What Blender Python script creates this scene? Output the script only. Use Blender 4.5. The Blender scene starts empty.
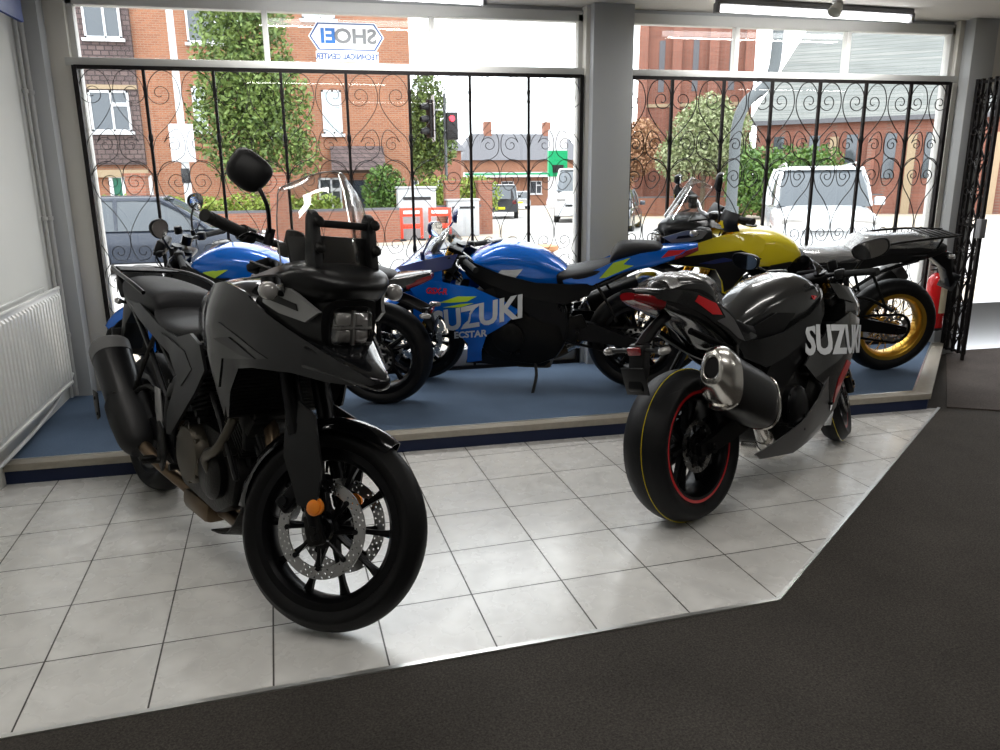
import bpy, bmesh, math, random
import numpy as np
from mathutils import Vector, Matrix, Euler

# ---------------------------------------------------------------- camera, sky, exposure
SC = bpy.context.scene
COL = SC.collection
PI = math.pi
def R(a): return math.radians(a)

def make_camera():
    yaw, pitch, roll = 0.21452, 0.2511, -0.009
    f = Vector((math.sin(yaw) * math.cos(pitch), math.cos(yaw) * math.cos(pitch), -math.sin(pitch)))
    r = Vector((math.cos(yaw), -math.sin(yaw), 0)); u = r.cross(f)
    r2 = r * math.cos(roll) + u * math.sin(roll); u2 = -r * math.sin(roll) + u * math.cos(roll)
    m = Matrix((r2, u2, -f)).transposed().to_4x4()
    m.translation = (1.6232, -3.8718, 1.4089)
    cd = bpy.data.cameras.new('camera'); cd.sensor_width = 36; cd.lens = 36 * 769.55 / 1000
    cd.clip_start = .05; cd.clip_end = 400
    co = bpy.data.objects.new('camera', cd); COL.objects.link(co); co.matrix_world = m
    SC.camera = co
make_camera()

SC.view_settings.view_transform = 'Standard'
SC.view_settings.look = 'None'
SC.view_settings.exposure = 1.05
SC.view_settings.gamma = 1.0
SC.view_settings.use_curve_mapping = False
SC.cycles.use_denoising = True
SC.cycles.max_bounces = 10
SC.cycles.diffuse_bounces = 5
SC.cycles.glossy_bounces = 4
SC.cycles.transparent_max_bounces = 16
SC.cycles.sample_clamp_indirect = 8

SKY = 2.7
FILL_W = 5
wd = bpy.data.worlds.new('overcast_sky'); SC.world = wd; wd.use_nodes = True
nt = wd.node_tree; bg = nt.nodes['Background']
tc = nt.nodes.new('ShaderNodeTexCoord'); nz = nt.nodes.new('ShaderNodeTexNoise'); cr = nt.nodes.new('ShaderNodeValToRGB')
nz.inputs['Scale'].default_value = 2.2; nz.inputs['Detail'].default_value = 5
cr.color_ramp.elements[0].position = .3; cr.color_ramp.elements[0].color = (.86, .91, 1, 1)
cr.color_ramp.elements[1].position = .65; cr.color_ramp.elements[1].color = (1, 1, 1, 1)
nt.links.new(tc.outputs['Generated'], nz.inputs['Vector']); nt.links.new(nz.outputs['Fac'], cr.inputs['Fac'])
nt.links.new(cr.outputs['Color'], bg.inputs['Color']); bg.inputs['Strength'].default_value = SKY

def area_light(name, loc, rot, sx, sy, power, col=(1, 1, 1), portal=False):
    ld = bpy.data.lights.new(name, 'AREA'); ld.shape = 'RECTANGLE'; ld.size = sx; ld.size_y = sy
    ld.energy = power; ld.color = col
    if portal: ld.cycles.is_portal = True
    o = bpy.data.objects.new(name, ld); COL.objects.link(o); o.location = loc; o.rotation_euler = rot
    return o
area_light('window_portal', (1.78, 1.62, 1.25), (R(-90), 0, 0), 3.2, 2.5, 1, portal=True)
area_light('window_portal', (4.95, 1.62, 1.25), (R(-90), 0, 0), 2.7, 2.5, 1, portal=True)
area_light('window_portal', (7.25, 1.62, 1.1), (R(-90), 0, 0), 1.5, 2.1, 1, portal=True)
# unseen area lights below the ceiling, added to brighten the interior
for lx, ly, k in ((1.0, -.9, 1.3), (4.4, -1.2, 1.3), (1.6, -2.5, 1.2), (4.6, -2.8, 1.2), (7.4, -2.4, 1), (2.8, -4.6, .5)):
    area_light('unseen_fill_light', (lx, ly, 2.43), (0, 0, 0), 1.5, .12, FILL_W * k, (1, .97, .92))
for lx, ly in ((4.85, 1.04), (1.96, 1.02)):
    area_light('window_tube_light', (lx, ly, 2.40), (0, 0, 0), 1.4, .06, 10, (1, .99, .97))

# ---------------------------------------------------------------- materials
MATS = {}
def mat(name, col, rough=.5, metal=0., coat=0., var=0., vscale=8., bump=0., bscale=40., trans=0., ior=1.45, spec=.33, emit=None, es=0.):
    m = bpy.data.materials.new(name); m.use_nodes = True; MATS[name] = m
    t = m.node_tree; b = t.nodes['Principled BSDF']
    b.inputs['Base Color'].default_value = (*col, 1); b.inputs['Roughness'].default_value = rough
    b.inputs['Metallic'].default_value = metal; b.inputs['Coat Weight'].default_value = coat
    b.inputs['Coat Roughness'].default_value = .06
    b.inputs['Specular IOR Level'].default_value = spec
    b.inputs['Transmission Weight'].default_value = trans; b.inputs['IOR'].default_value = ior
    if emit: b.inputs['Emission Color'].default_value = (*emit, 1); b.inputs['Emission Strength'].default_value = es
    c = t.nodes.new('ShaderNodeTexCoord')
    n = t.nodes.new('ShaderNodeTexNoise'); n.inputs['Scale'].default_value = vscale; n.inputs['Detail'].default_value = 6
    t.links.new(c.outputs['Object'], n.inputs['Vector'])
    if var:
        mx = t.nodes.new('ShaderNodeMix'); mx.data_type = 'RGBA'
        mx.inputs['A'].default_value = (*[max(0, k * (1 - var)) for k in col], 1)
        mx.inputs['B'].default_value = (*[min(1, k * (1 + var)) for k in col], 1)
        t.links.new(n.outputs['Fac'], mx.inputs['Factor']); t.links.new(mx.outputs['Result'], b.inputs['Base Color'])
    mr = t.nodes.new('ShaderNodeMapRange')
    mr.inputs['To Min'].default_value = max(0, rough - .05); mr.inputs['To Max'].default_value = min(1, rough + .05)
    t.links.new(n.outputs['Fac'], mr.inputs['Value']); t.links.new(mr.outputs['Result'], b.inputs['Roughness'])
    if bump:
        n2 = t.nodes.new('ShaderNodeTexNoise'); n2.inputs['Scale'].default_value = bscale; n2.inputs['Detail'].default_value = 4
        t.links.new(c.outputs['Object'], n2.inputs['Vector'])
        bp = t.nodes.new('ShaderNodeBump'); bp.inputs['Strength'].default_value = bump; bp.inputs['Distance'].default_value = .01
        t.links.new(n2.outputs['Fac'], bp.inputs['Height']); t.links.new(bp.outputs['Normal'], b.inputs['Normal'])
    return m

def glass_mat(name, tint=(1, 1, 1), gloss=.08, rough=.0, haze=0., hcol=(.8, .8, .8)):
    """thin sheet: transparent with a glossy skin, optionally a little haze"""
    m = bpy.data.materials.new(name); m.use_nodes = True; MATS[name] = m
    t = m.node_tree; t.nodes.remove(t.nodes['Principled BSDF']); out = t.nodes['Material Output']
    tr = t.nodes.new('ShaderNodeBsdfTransparent'); tr.inputs['Color'].default_value = (*tint, 1)
    gl = t.nodes.new('ShaderNodeBsdfGlossy'); gl.inputs['Roughness'].default_value = rough
    lw = t.nodes.new('ShaderNodeLayerWeight'); lw.inputs['Blend'].default_value = .25
    mr = t.nodes.new('ShaderNodeMapRange'); mr.inputs['To Min'].default_value = gloss; mr.inputs['To Max'].default_value = min(1, gloss + .55)
    t.links.new(lw.outputs['Fresnel'], mr.inputs['Value'])
    mx = t.nodes.new('ShaderNodeMixShader'); t.links.new(mr.outputs['Result'], mx.inputs[0])
    a = tr
    if haze:
        df = t.nodes.new('ShaderNodeBsdfDiffuse'); df.inputs['Color'].default_value = (*hcol, 1)
        m2 = t.nodes.new('ShaderNodeMixShader'); m2.inputs[0].default_value = haze
        t.links.new(tr.outputs[0], m2.inputs[1]); t.links.new(df.outputs[0], m2.inputs[2]); a = m2
    t.links.new(a.outputs[0], mx.inputs[1]); t.links.new(gl.outputs[0], mx.inputs[2])
    t.links.new(mx.outputs[0], out.inputs['Surface'])
    return m

# ---------------------------------------------------------------- mesh building
def cr_spline(P, n, closed=False):
    P = np.array(P, float); k = len(P)
    if k < 3 or n < 2: return P
    out = []
    segs = k if closed else k - 1
    for i in range(segs):
        if closed: a, b, c, d = P[(i - 1) % k], P[i], P[(i + 1) % k], P[(i + 2) % k]
        else: a, b, c, d = P[max(i - 1, 0)], P[i], P[i + 1], P[min(i + 2, k - 1)]
        for j in range(n):
            t = j / n
            out.append(.5 * ((2 * b) + (c - a) * t + (2 * a - 5 * b + 4 * c - d) * t * t + (3 * b - a - 3 * c + d) * t ** 3))
    if not closed: out.append(P[-1])
    return np.array(out)

def tps(pts):
    """smooth y(x,z) through the given (x,y,z) points"""
    p = np.array(pts, float); n = len(p); Q = p[:, [0, 2]]
    def U(r2): return np.where(r2 > 1e-12, r2 * np.log(r2 + 1e-12), 0)
    K = U(((Q[:, None] - Q[None]) ** 2).sum(-1)) + np.eye(n) * 1e-4
    Pm = np.c_[np.ones(n), Q]
    A = np.zeros((n + 3, n + 3)); A[:n, :n] = K; A[:n, n:] = Pm; A[n:, :n] = Pm.T
    w = np.linalg.solve(A, np.r_[p[:, 1], 0, 0, 0])
    def f(x, z):
        d = U(((np.array([x, z]) - Q) ** 2).sum(-1))
        return float(d @ w[:n] + w[n] + w[n + 1] * x + w[n + 2] * z)
    return f

class MB:
    def __init__(s): s.v = []; s.f = []
    def add(s, vs, fs):
        o = len(s.v); s.v += [tuple(float(c) for c in v) for v in vs]; s.f += [tuple(i + o for i in f) for f in fs]; return s
    def bm(s, bm, M=None):
        bm.verts.index_update()
        s.add([(M @ v.co if M else v.co)[:] for v in bm.verts], [[v.index for v in f.verts] for f in bm.faces]); bm.free(); return s
    def box(s, c, size, rot=None, bev=0., seg=2):
        bm = bmesh.new(); bmesh.ops.create_cube(bm, size=1)
        for v in bm.verts: v.co = Vector((v.co.x * size[0], v.co.y * size[1], v.co.z * size[2]))
        if bev: bmesh.ops.bevel(bm, geom=bm.edges[:], offset=bev, segments=seg, affect='EDGES', profile=.5)
        M = Matrix.Translation(c)
        if rot is not None: M = M @ (rot.to_4x4() if isinstance(rot, Matrix) else Euler(rot).to_matrix().to_4x4())
        return s.bm(bm, M)
    def bb(s, x0, x1, y0, y1, z0, z1, bev=0.):
        return s.box(((x0 + x1) / 2, (y0 + y1) / 2, (z0 + z1) / 2), (abs(x1 - x0), abs(y1 - y0), abs(z1 - z0)), None, bev)
    def cyl(s, a, b, r0, r1=None, n=16, cap=True, bev=0.):
        r1 = r0 if r1 is None else r1
        a = Vector(a); b = Vector(b); d = b - a; L = d.length
        prof = [(r0, 0), (r1, L)]
        if bev: prof = [(r0 - bev, 0), (r0, bev), (r1, L - bev), (r1 - bev, L)]
        return s.lathe(prof, a, d, n, cap)
    def lathe(s, prof, org=(0, 0, 0), axis=(0, 0, 1), n=32, cap=True, closed=False):
        """profile of (radius, height) revolved about axis"""
        z = Vector(axis).normalized(); x = z.orthogonal().normalized()
        if abs(z.y) > .99: x = Vector((1, 0, 0))
        y = z.cross(x); org = Vector(org); vs = []; fs = []; k = len(prof)
        for i in range(n):
            a = 2 * PI * i / n; d = x * math.cos(a) + y * math.sin(a)
            for r, h in prof: vs.append((org + d * r + z * h)[:])
        for i in range(n):
            j = (i + 1) % n
            for q in range(k if closed else k - 1):
                q2 = (q + 1) % k
                fs.append((i * k + q, j * k + q, j * k + q2, i * k + q2))
        if cap and not closed:
            if prof[0][0] > 1e-6: fs.append([i * k for i in range(n)][::-1])
            if prof[-1][0] > 1e-6: fs.append([i * k + k - 1 for i in range(n)])
        return s.add(vs, fs)
    def tube(s, pts, r, n=10, smooth=6, closed=False, cap=True, flat=1.):
        P = cr_spline(pts, smooth, closed) if smooth > 1 else np.array(pts, float)
        if np.ndim(r) == 0: rr = np.full(len(P), float(r))
        else:
            rr = np.interp(np.linspace(0, 1, len(P)), np.linspace(0, 1, len(r)), r)
        k = len(P); vs = []; fs = []; up = None
        for i in range(k):
            if closed: t = P[(i + 1) % k] - P[i - 1]
            else: t = P[min(i + 1, k - 1)] - P[max(i - 1, 0)]
            t = Vector(t); t = t.normalized() if t.length > 1e-9 else Vector((0, 0, 1))
            if up is None: up = t.orthogonal().normalized()
            up = (up - t * up.dot(t)); up = up.normalized() if up.length > 1e-6 else t.orthogonal().normalized()
            w = t.cross(up)
            for j in range(n):
                a = 2 * PI * j / n
                vs.append((Vector(P[i]) + (up * math.cos(a) + w * math.sin(a) * flat) * rr[i])[:])
        for i in range(k if closed else k - 1):
            i2 = (i + 1) % k
            for j in range(n):
                j2 = (j + 1) % n
                fs.append((i * n + j, i * n + j2, i2 * n + j2, i2 * n + j))
        if cap and not closed: fs += [list(range(n))[::-1], [(k - 1) * n + j for j in range(n)]]
        return s.add(vs, fs)
    def loft(s, secs, nu=6, nv=4, mirror=True, cap=True, closed=False):
        """sections: lists of (x,y,z) with equal counts; half profiles (y>=0) from top centre to bottom centre when mirror"""
        S = np.array(secs, float)
        S = np.array([cr_spline(S[i], nv, closed) for i in range(len(S))])
        S = np.array([cr_spline(S[:, j], nu) for j in range(S.shape[1])]).transpose(1, 0, 2)
        if mirror:
            M_ = S[:, ::-1].copy(); M_[..., 1] *= -1
            k0 = 1 if np.allclose(S[:, -1, 1], 0, atol=1e-5) else 0
            k1 = -1 if np.allclose(S[:, 0, 1], 0, atol=1e-5) else None
            ring = bool(k0) or True
            S = np.concatenate([S, M_[:, k0:k1]], 1); closed = True
        a, b = S.shape[:2]; fs = []
        for i in range(a - 1):
            for j in range(b if closed else b - 1):
                j2 = (j + 1) % b
                fs.append((i * b + j, i * b + j2, (i + 1) * b + j2, (i + 1) * b + j))
        if cap and closed: fs += [list(range(b)), [(a - 1) * b + j for j in range(b)][::-1]]
        return s.add(S.reshape(-1, 3), fs)
    def sheet(s, rows, thick, nu=4, nv=4):
        """open curved sheet given as rows of (x,y,z) points, thickened along its normals"""
        S = np.array(rows, float)
        S = np.array([cr_spline(S[i], nv) for i in range(len(S))])
        S = np.array([cr_spline(S[:, j], nu) for j in range(S.shape[1])]).transpose(1, 0, 2)
        a, b = S.shape[:2]
        du = np.gradient(S, axis=0); dv = np.gradient(S, axis=1); N = np.cross(du, dv)
        N /= np.linalg.norm(N, axis=2, keepdims=True) + 1e-12
        T = S + N * thick; o = a * b; fs = []
        for i in range(a - 1):
            for j in range(b - 1):
                q = (i * b + j, i * b + j + 1, (i + 1) * b + j + 1, (i + 1) * b + j)
                fs.append(q[::-1]); fs.append(tuple(k + o for k in q))
        for i in range(a - 1):
            for j in (0, b - 1): fs.append((i * b + j, (i + 1) * b + j, (i + 1) * b + j + o, i * b + j + o))
        for j in range(b - 1):
            for i in (0, a - 1): fs.append((i * b + j, i * b + j + 1, i * b + j + 1 + o, i * b + j + o))
        return s.add(np.concatenate([S.reshape(-1, 3), T.reshape(-1, 3)]), fs)
    def panel(s, out, ctrl=(), side=1, thick=.006, step=.035, smooth=1, yf=None, off=0.):
        """curved side panel: outline of (x,y,z), y measured outward, filled and bulged through ctrl"""
        P = cr_spline(out, smooth, True) if smooth > 1 else np.array(out, float)
        f = yf or tps(list(map(tuple, out)) + list(ctrl))
        bm = bmesh.new(); vs = [bm.verts.new((p[0], 0, p[2])) for p in P]
        bm.faces.new(vs)
        lo = P.min(0); hi = P.max(0)
        for ax, no in ((0, (1, 0, 0)), (2, (0, 0, 1))):
            k = math.ceil(lo[ax] / step)
            while k * step < hi[ax]:
                co = [0, 0, 0]; co[ax] = k * step
                bmesh.ops.bisect_plane(bm, geom=bm.verts[:] + bm.edges[:] + bm.faces[:], plane_co=co, plane_no=no, dist=1e-5)
                k += 1
        bmesh.ops.triangulate(bm, faces=[q for q in bm.faces if len(q.verts) > 4])
        bm.verts.index_update(); n = len(bm.verts)
        A = [(v.co.x, side * (f(v.co.x, v.co.z) + off), v.co.z) for v in bm.verts]
        B = [(x, y - side * thick, z) for x, y, z in A]
        F = [[v.index for v in q.verts] for q in bm.faces]; fs = F + [[i + n for i in q[::-1]] for q in F]
        for e in bm.edges:
            if len(e.link_faces) == 1:
                a, b = e.verts[0].index, e.verts[1].index; fs.append((a, b, b + n, a + n))
        bm.free(); s.add(A + B, fs); return f
    def prism(s, poly, y0, y1, bev=0., ax='y'):
        """polygon of (x,z) pushed from y0 to y1 (or (x,y) from z0 to z1 with ax='z')"""
        bm = bmesh.new()
        if ax == 'y': vs = [bm.verts.new((p[0], y0, p[1])) for p in poly]; d = Vector((0, y1 - y0, 0))
        elif ax == 'z': vs = [bm.verts.new((p[0], p[1], y0)) for p in poly]; d = Vector((0, 0, y1 - y0))
        else: vs = [bm.verts.new((y0, p[0], p[1])) for p in poly]; d = Vector((y1 - y0, 0, 0))
        f = bm.faces.new(vs); r = bmesh.ops.extrude_face_region(bm, geom=[f])
        bmesh.ops.translate(bm, vec=d, verts=[g for g in r['geom'] if isinstance(g, bmesh.types.BMVert)])
        if bev:
            bmesh.ops.recalc_face_normals(bm, faces=bm.faces[:])
            bmesh.ops.bevel(bm, geom=bm.edges[:], offset=bev, segments=2, affect='EDGES', profile=.5)
        return s.bm(bm)
    def xf(s, fn):
        s.v = [tuple(fn(*v)) for v in s.v]; return s

def link(name, mb, material, parent=None, auto=38, matrix=None, clean=True):
    bm = bmesh.new()
    vs = [bm.verts.new(v) for v in mb.v]
    for f in mb.f:
        try: bm.faces.new([vs[i] for i in f])
        except ValueError: pass
    if clean: bmesh.ops.recalc_face_normals(bm, faces=bm.faces[:])
    ang = R(auto)
    for f in bm.faces: f.smooth = True
    for e in bm.edges:
        if len(e.link_faces) == 2 and e.calc_face_angle(0) > ang: e.smooth = False
    me = bpy.data.meshes.new(name); bm.to_mesh(me); bm.free()
    me.materials.append(material)
    o = bpy.data.objects.new(name, me); COL.objects.link(o)
    if parent: o.parent = parent
    if matrix is not None: o.matrix_basis = matrix
    return o

def tag(o, label=None, cat=None, group=None, kind=None):
    if label: o['label'] = label
    if cat: o['category'] = cat
    if group: o['group'] = group
    if kind: o['kind'] = kind
    return o
def empty(name, loc, rot=(0, 0, 0)):
    o = bpy.data.objects.new(name, None); COL.objects.link(o); o.empty_display_size = .1
    o.location = loc; o.rotation_euler = rot; return o
def struct(name, mb, m, auto=38):
    return tag(link(name, mb, m, None, auto), kind='structure')
def kids(o): return [c for c in COL.objects if c.parent == o]
def copy_tree(o, parent=None):
    c = o.copy(); COL.objects.link(c)
    if parent: c.parent = parent
    for ch in kids(o): copy_tree(ch, c)
    return c
def text_mb(txt, size, extrude=.001, M=None, shear=0., bold=0.):
    cu = bpy.data.curves.new('lettering', 'FONT'); cu.body = txt; cu.size = size; cu.extrude = extrude
    cu.align_x = 'CENTER'; cu.align_y = 'CENTER'; cu.shear = shear; cu.offset = bold; cu.resolution_u = 3
    o = bpy.data.objects.new('lettering', cu); COL.objects.link(o)
    dg = bpy.context.evaluated_depsgraph_get(); me = o.evaluated_get(dg).to_mesh()
    mb = MB(); mb.add([(M @ v.co if M else v.co)[:] for v in me.vertices], [list(p.vertices) for p in me.polygons])
    o.evaluated_get(dg).to_mesh_clear(); bpy.data.objects.remove(o); bpy.data.curves.remove(cu)
    return mb
# paints, plastics and metals used on the motorcycles and fittings
mat('black_plastic', (.0035, .0035, .004), .34, var=.15)
mat('matt_black', (.004, .004, .0045), .45, var=.2)
mat('satin_black_metal', (.006, .006, .007), .3, .6)
mat('dark_cast_metal', (.012, .0115, .011), .42, .7, var=.2, bump=.15, bscale=90)
mat('graphite_paint', (.006, .0063, .0075), .15, .3, coat=.45)
mat('graphite_plastic', (.008, .0083, .009), .4, .1)
mat('gunmetal_engine', (.085, .075, .06), .45, .8, var=.2)
mat('header_metal', (.14, .10, .065), .35, .9, var=.3)
mat('aluminium', (.55, .55, .56), .3, 1, var=.1)
mat('brushed_steel', (.6, .58, .55), .22, 1, var=.1)
mat('disc_steel', (.34, .34, .34), .28, 1, var=.1)
mat('seat_vinyl', (.011, .011, .0125), .55, var=.15, bump=.2, bscale=160)
mat('silver_trim', (.26, .26, .26), .38, .5)
mat('grip_rubber', (.012, .012, .012), .7, bump=.3, bscale=200)
mat('amber_lens', (.85, .25, .02), .2, coat=.5)
mat('clear_lens', (.35, .34, .33), .12, .4, coat=1)
mat('red_lens', (.20, .005, .008), .18, coat=.8)
mat('red_paint', (.6, .015, .02), .3, coat=.6)
mat('mirror_glass', (.8, .82, .84), .03, 1)
mat('blue_paint', (.001, .13, .60), .2, .15, coat=1)
mat('navy_paint', (.004, .012, .09), .3, coat=.7)
mat('lime_paint', (.42, .62, .03), .3, coat=.5)
mat('white_decal', (.62, .64, .66), .35)
mat('yellow_paint', (.72, .58, .015), .3, coat=.8)
mat('gold_rim', (.62, .36, .05), .3, .9)
mat('gold_fork', (.7, .38, .06), .25, 1)
mat('grey_paint', (.16, .16, .165), .3, .6, coat=.8)
mat('tank_black', (.016, .0165, .017), .24, .2, coat=.7)
mat('plate_grey', (.12, .12, .12), .5)
glass_mat('screen_clear', (.93, .94, .94), .05)
glass_mat('screen_smoke', (.45, .45, .46), .07)
glass_mat('plastic_film', (.85, .85, .85), .07, .22, .06, (.6, .6, .6))
glass_mat('lens_cover', (.85, .85, .85), .1)

# ================================================================ THE ROOM
def nodes(m): return m.node_tree, m.node_tree.nodes['Principled BSDF'], m.node_tree.nodes, m.node_tree.links

def tile_mat():
    m = bpy.data.materials.new('floor_tiles'); m.use_nodes = True; t, b, N, L = nodes(m)
    b.inputs['Specular IOR Level'].default_value = .85; b.inputs['Coat Weight'].default_value = .35; b.inputs['Coat Roughness'].default_value = .22
    c = N.new('ShaderNodeTexCoord')
    br = N.new('ShaderNodeTexBrick'); br.offset = 0; br.squash = 1
    br.inputs['Scale'].default_value = 1; br.inputs['Brick Width'].default_value = .33333; br.inputs['Row Height'].default_value = .33333
    br.inputs['Mortar Size'].default_value = .0028; br.inputs['Mortar Smooth'].default_value = .1
    br.inputs['Color1'].default_value = (.78, .77, .74, 1); br.inputs['Color2'].default_value = (.72, .71, .685, 1); br.inputs['Mortar'].default_value = (.045, .04, .035, 1)
    L.new(c.outputs['Object'], br.inputs['Vector'])
    n = N.new('ShaderNodeTexNoise'); n.inputs['Scale'].default_value = 9; n.inputs['Detail'].default_value = 8; L.new(c.outputs['Object'], n.inputs['Vector'])
    n2 = N.new('ShaderNodeTexNoise'); n2.inputs['Scale'].default_value = 90; n2.inputs['Detail'].default_value = 3; L.new(c.outputs['Object'], n2.inputs['Vector'])
    mr = N.new('ShaderNodeMapRange'); mr.inputs['From Min'].default_value = .3; mr.inputs['From Max'].default_value = .75; mr.inputs['To Min'].default_value = 1.05; mr.inputs['To Max'].default_value = .82
    L.new(n.outputs['Fac'], mr.inputs['Value'])
    # small dark scuffs
    v = N.new('ShaderNodeTexNoise'); v.inputs['Scale'].default_value = 16; v.inputs['Detail'].default_value = 2; L.new(c.outputs['Object'], v.inputs['Vector'])
    gt = N.new('ShaderNodeMapRange'); gt.inputs['From Min'].default_value = .74; gt.inputs['From Max'].default_value = .80; gt.inputs['To Min'].default_value = 1; gt.inputs['To Max'].default_value = .5
    L.new(v.outputs['Fac'], gt.inputs['Value'])
    mu = N.new('ShaderNodeMath'); mu.operation = 'MULTIPLY'; L.new(mr.outputs[0], mu.inputs[0]); L.new(gt.outputs[0], mu.inputs[1])
    mx = N.new('ShaderNodeMix'); mx.data_type = 'RGBA'; mx.blend_type = 'MULTIPLY'; mx.inputs['Factor'].default_value = 1
    L.new(br.outputs['Color'], mx.inputs['A']); L.new(mu.outputs[0], mx.inputs['B']); L.new(mx.outputs['Result'], b.inputs['Base Color'])
    r = N.new('ShaderNodeMapRange'); r.inputs['To Min'].default_value = .16; r.inputs['To Max'].default_value = .38; L.new(n.outputs['Fac'], r.inputs['Value'])
    ad = N.new('ShaderNodeMath'); ad.operation = 'MAXIMUM'; L.new(r.outputs[0], ad.inputs[0]); 
    mm = N.new('ShaderNodeMath'); mm.operation = 'MULTIPLY'; mm.inputs[1].default_value = .9; L.new(br.outputs['Fac'], mm.inputs[0]); L.new(mm.outputs[0], ad.inputs[1]); L.new(ad.outputs[0], b.inputs['Roughness'])
    iv = N.new('ShaderNodeMath'); iv.operation = 'MULTIPLY_ADD'; iv.inputs[1].default_value = -1; L.new(br.outputs['Fac'], iv.inputs[0])
    s2 = N.new('ShaderNodeMath'); s2.operation = 'MULTIPLY'; s2.inputs[1].default_value = .06; L.new(n2.outputs['Fac'], s2.inputs[0]); L.new(s2.outputs[0], iv.inputs[2])
    bp = N.new('ShaderNodeBump'); bp.inputs['Strength'].default_value = .5; bp.inputs['Distance'].default_value = .003; L.new(iv.outputs[0], bp.inputs['Height']); L.new(bp.outputs['Normal'], b.inputs['Normal'])
    return m

def carpet_mat(name, c0, c1, scale=220, bump=.5, patch=.15):
    m = bpy.data.materials.new(name); m.use_nodes = True; t, b, N, L = nodes(m); MATS[name] = m
    c = N.new('ShaderNodeTexCoord'); n = N.new('ShaderNodeTexNoise'); n.inputs['Scale'].default_value = scale; n.inputs['Detail'].default_value = 4; n.inputs['Roughness'].default_value = .8
    L.new(c.outputs['Object'], n.inputs['Vector']); r = N.new('ShaderNodeValToRGB')
    r.color_ramp.elements[0].position = .35; r.color_ramp.elements[0].color = (*c0, 1); r.color_ramp.elements[1].position = .65; r.color_ramp.elements[1].color = (*c1, 1)
    L.new(n.outputs['Fac'], r.inputs[0])
    n2 = N.new('ShaderNodeTexNoise'); n2.inputs['Scale'].default_value = 3; n2.inputs['Detail'].default_value = 5; L.new(c.outputs['Object'], n2.inputs['Vector'])
    q = N.new('ShaderNodeMapRange'); q.inputs['To Min'].default_value = 1 - patch * 2; q.inputs['To Max'].default_value = 1 + patch * 2; L.new(n2.outputs['Fac'], q.inputs['Value'])
    mx = N.new('ShaderNodeMix'); mx.data_type = 'RGBA'; mx.blend_type = 'MULTIPLY'; mx.inputs['Factor'].default_value = 1; L.new(r.outputs[0], mx.inputs['A']); L.new(q.outputs[0], mx.inputs['B']); L.new(mx.outputs['Result'], b.inputs['Base Color'])
    b.inputs['Roughness'].default_value = .95; b.inputs['Specular IOR Level'].default_value = .15
    bp = N.new('ShaderNodeBump'); bp.inputs['Strength'].default_value = bump; bp.inputs['Distance'].default_value = .004; L.new(n.outputs['Fac'], bp.inputs['Height']); L.new(bp.outputs['Normal'], b.inputs['Normal'])
    return m
carpet_mat('charcoal_carpet', (.030, .027, .024), (.085, .077, .068), 150)
carpet_mat('blue_carpet', (.045, .075, .125), (.13, .18, .26), 190)
carpet_mat('entrance_mat', (.05, .043, .038), (.12, .10, .09), 120)
mat('wall_paint', (.66, .66, .63), .6, var=.04, vscale=3)
mat('column_paint', (.40, .41, .415), .55, var=.04, vscale=3)
mat('reveal_paint', (.62, .60, .55), .5, var=.05, vscale=3)
mat('ceiling_paint', (.62, .59, .55), .7, var=.04, vscale=2)
mat('window_frame_paint', (.62, .62, .60), .4, var=.04)
mat('sill_board', (.50, .50, .49), .5)
mat('radiator_enamel', (.72, .72, .70), .3, coat=.3)
mat('pipe_paint', (.36, .36, .35), .45)
mat('nosing_strip', (.34, .31, .26), .5, .2, var=.2, vscale=30)
mat('aluminium_edge', (.65, .65, .63), .3, .8, var=.15, vscale=40)
mat('navy_riser', (.010, .018, .055), .5)
mat('wrought_iron', (.012, .010, .010), .5, .3)
mat('tube_glow', (.9, .9, .9), .5, emit=(1, 1, 1), es=5)
mat('fitting_grey', (.20, .20, .21), .5)
mat('sign_blue', (.01, .04, .22), .4)
mat('extinguisher_red', (.55, .01, .012), .25, coat=.6)
mat('label_cream', (.7, .62, .45), .5)
mat('sticker_white', (.78, .80, .82), .5); mat('sticker_blue', (.01, .06, .22), .4); mat('sticker_grey', (.16, .17, .18), .4); mat('sticker_cyan', (.01, .12, .40), .4)
glass_mat('window_glass', (.97, .985, .98), .012)

T3 = R(3.7)
def tile_xy(x, y):
    dx, dy = x - .703, y + 1.578
    return dx * math.cos(T3) + dy * math.sin(T3), -dx * math.sin(T3) + dy * math.cos(T3)
# carpet edge in shop coordinates: the tiled part lies between it and the window platform
E0, E1, E2, E3 = (-1.2, -2.02), (.70, -1.915), (3.048, -1.769), (5.255, .012)
fl = MB(); P = [tile_xy(*p) for p in (E0, E1, E2, E3, (5.20, .02), (-1.2, .02))]
fl.add([(x, y, 0) for x, y in P] + [(x, y, -.05) for x, y in P], [tuple(range(6)), tuple(range(11, 5, -1))])
fo = struct('floor', fl, tile_mat()); fo.location = (.703, -1.578, 0); fo.rotation_euler = (0, 0, T3)
cp = MB(); cp.prism([(-1.2, -7), (9.2, -7), (9.2, 1.33), (6.1, 1.33), (4.9, .05), (5.21, .05), (5.255, .012), (3.048, -1.769), (.70, -1.915), (-1.2, -2.02)], -.05, .001, 0, 'z')
struct('floor_2', cp, MATS['charcoal_carpet'])
em = MB(); em.prism([(5.30, .0), (5.62, -.17), (7.2, -.4), (7.2, 1.32), (6.47, 1.32)], .0015, .010, 0, 'z')
tag(link('entrance_mat', em, MATS['entrance_mat']), 'brownish grey doormat just inside the entrance at the end of the platform', 'doormat')
ed = MB()
def strip(a, b, w, z0, z1):
    a = Vector((*a, 0)); b = Vector((*b, 0)); d = (b - a).normalized(); n = Vector((-d.y, d.x, 0)) * w / 2
    ed.prism([(a + n)[:2], (b + n)[:2], (b - n)[:2], (a - n)[:2]], z0, z1, .0, 'z')
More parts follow.
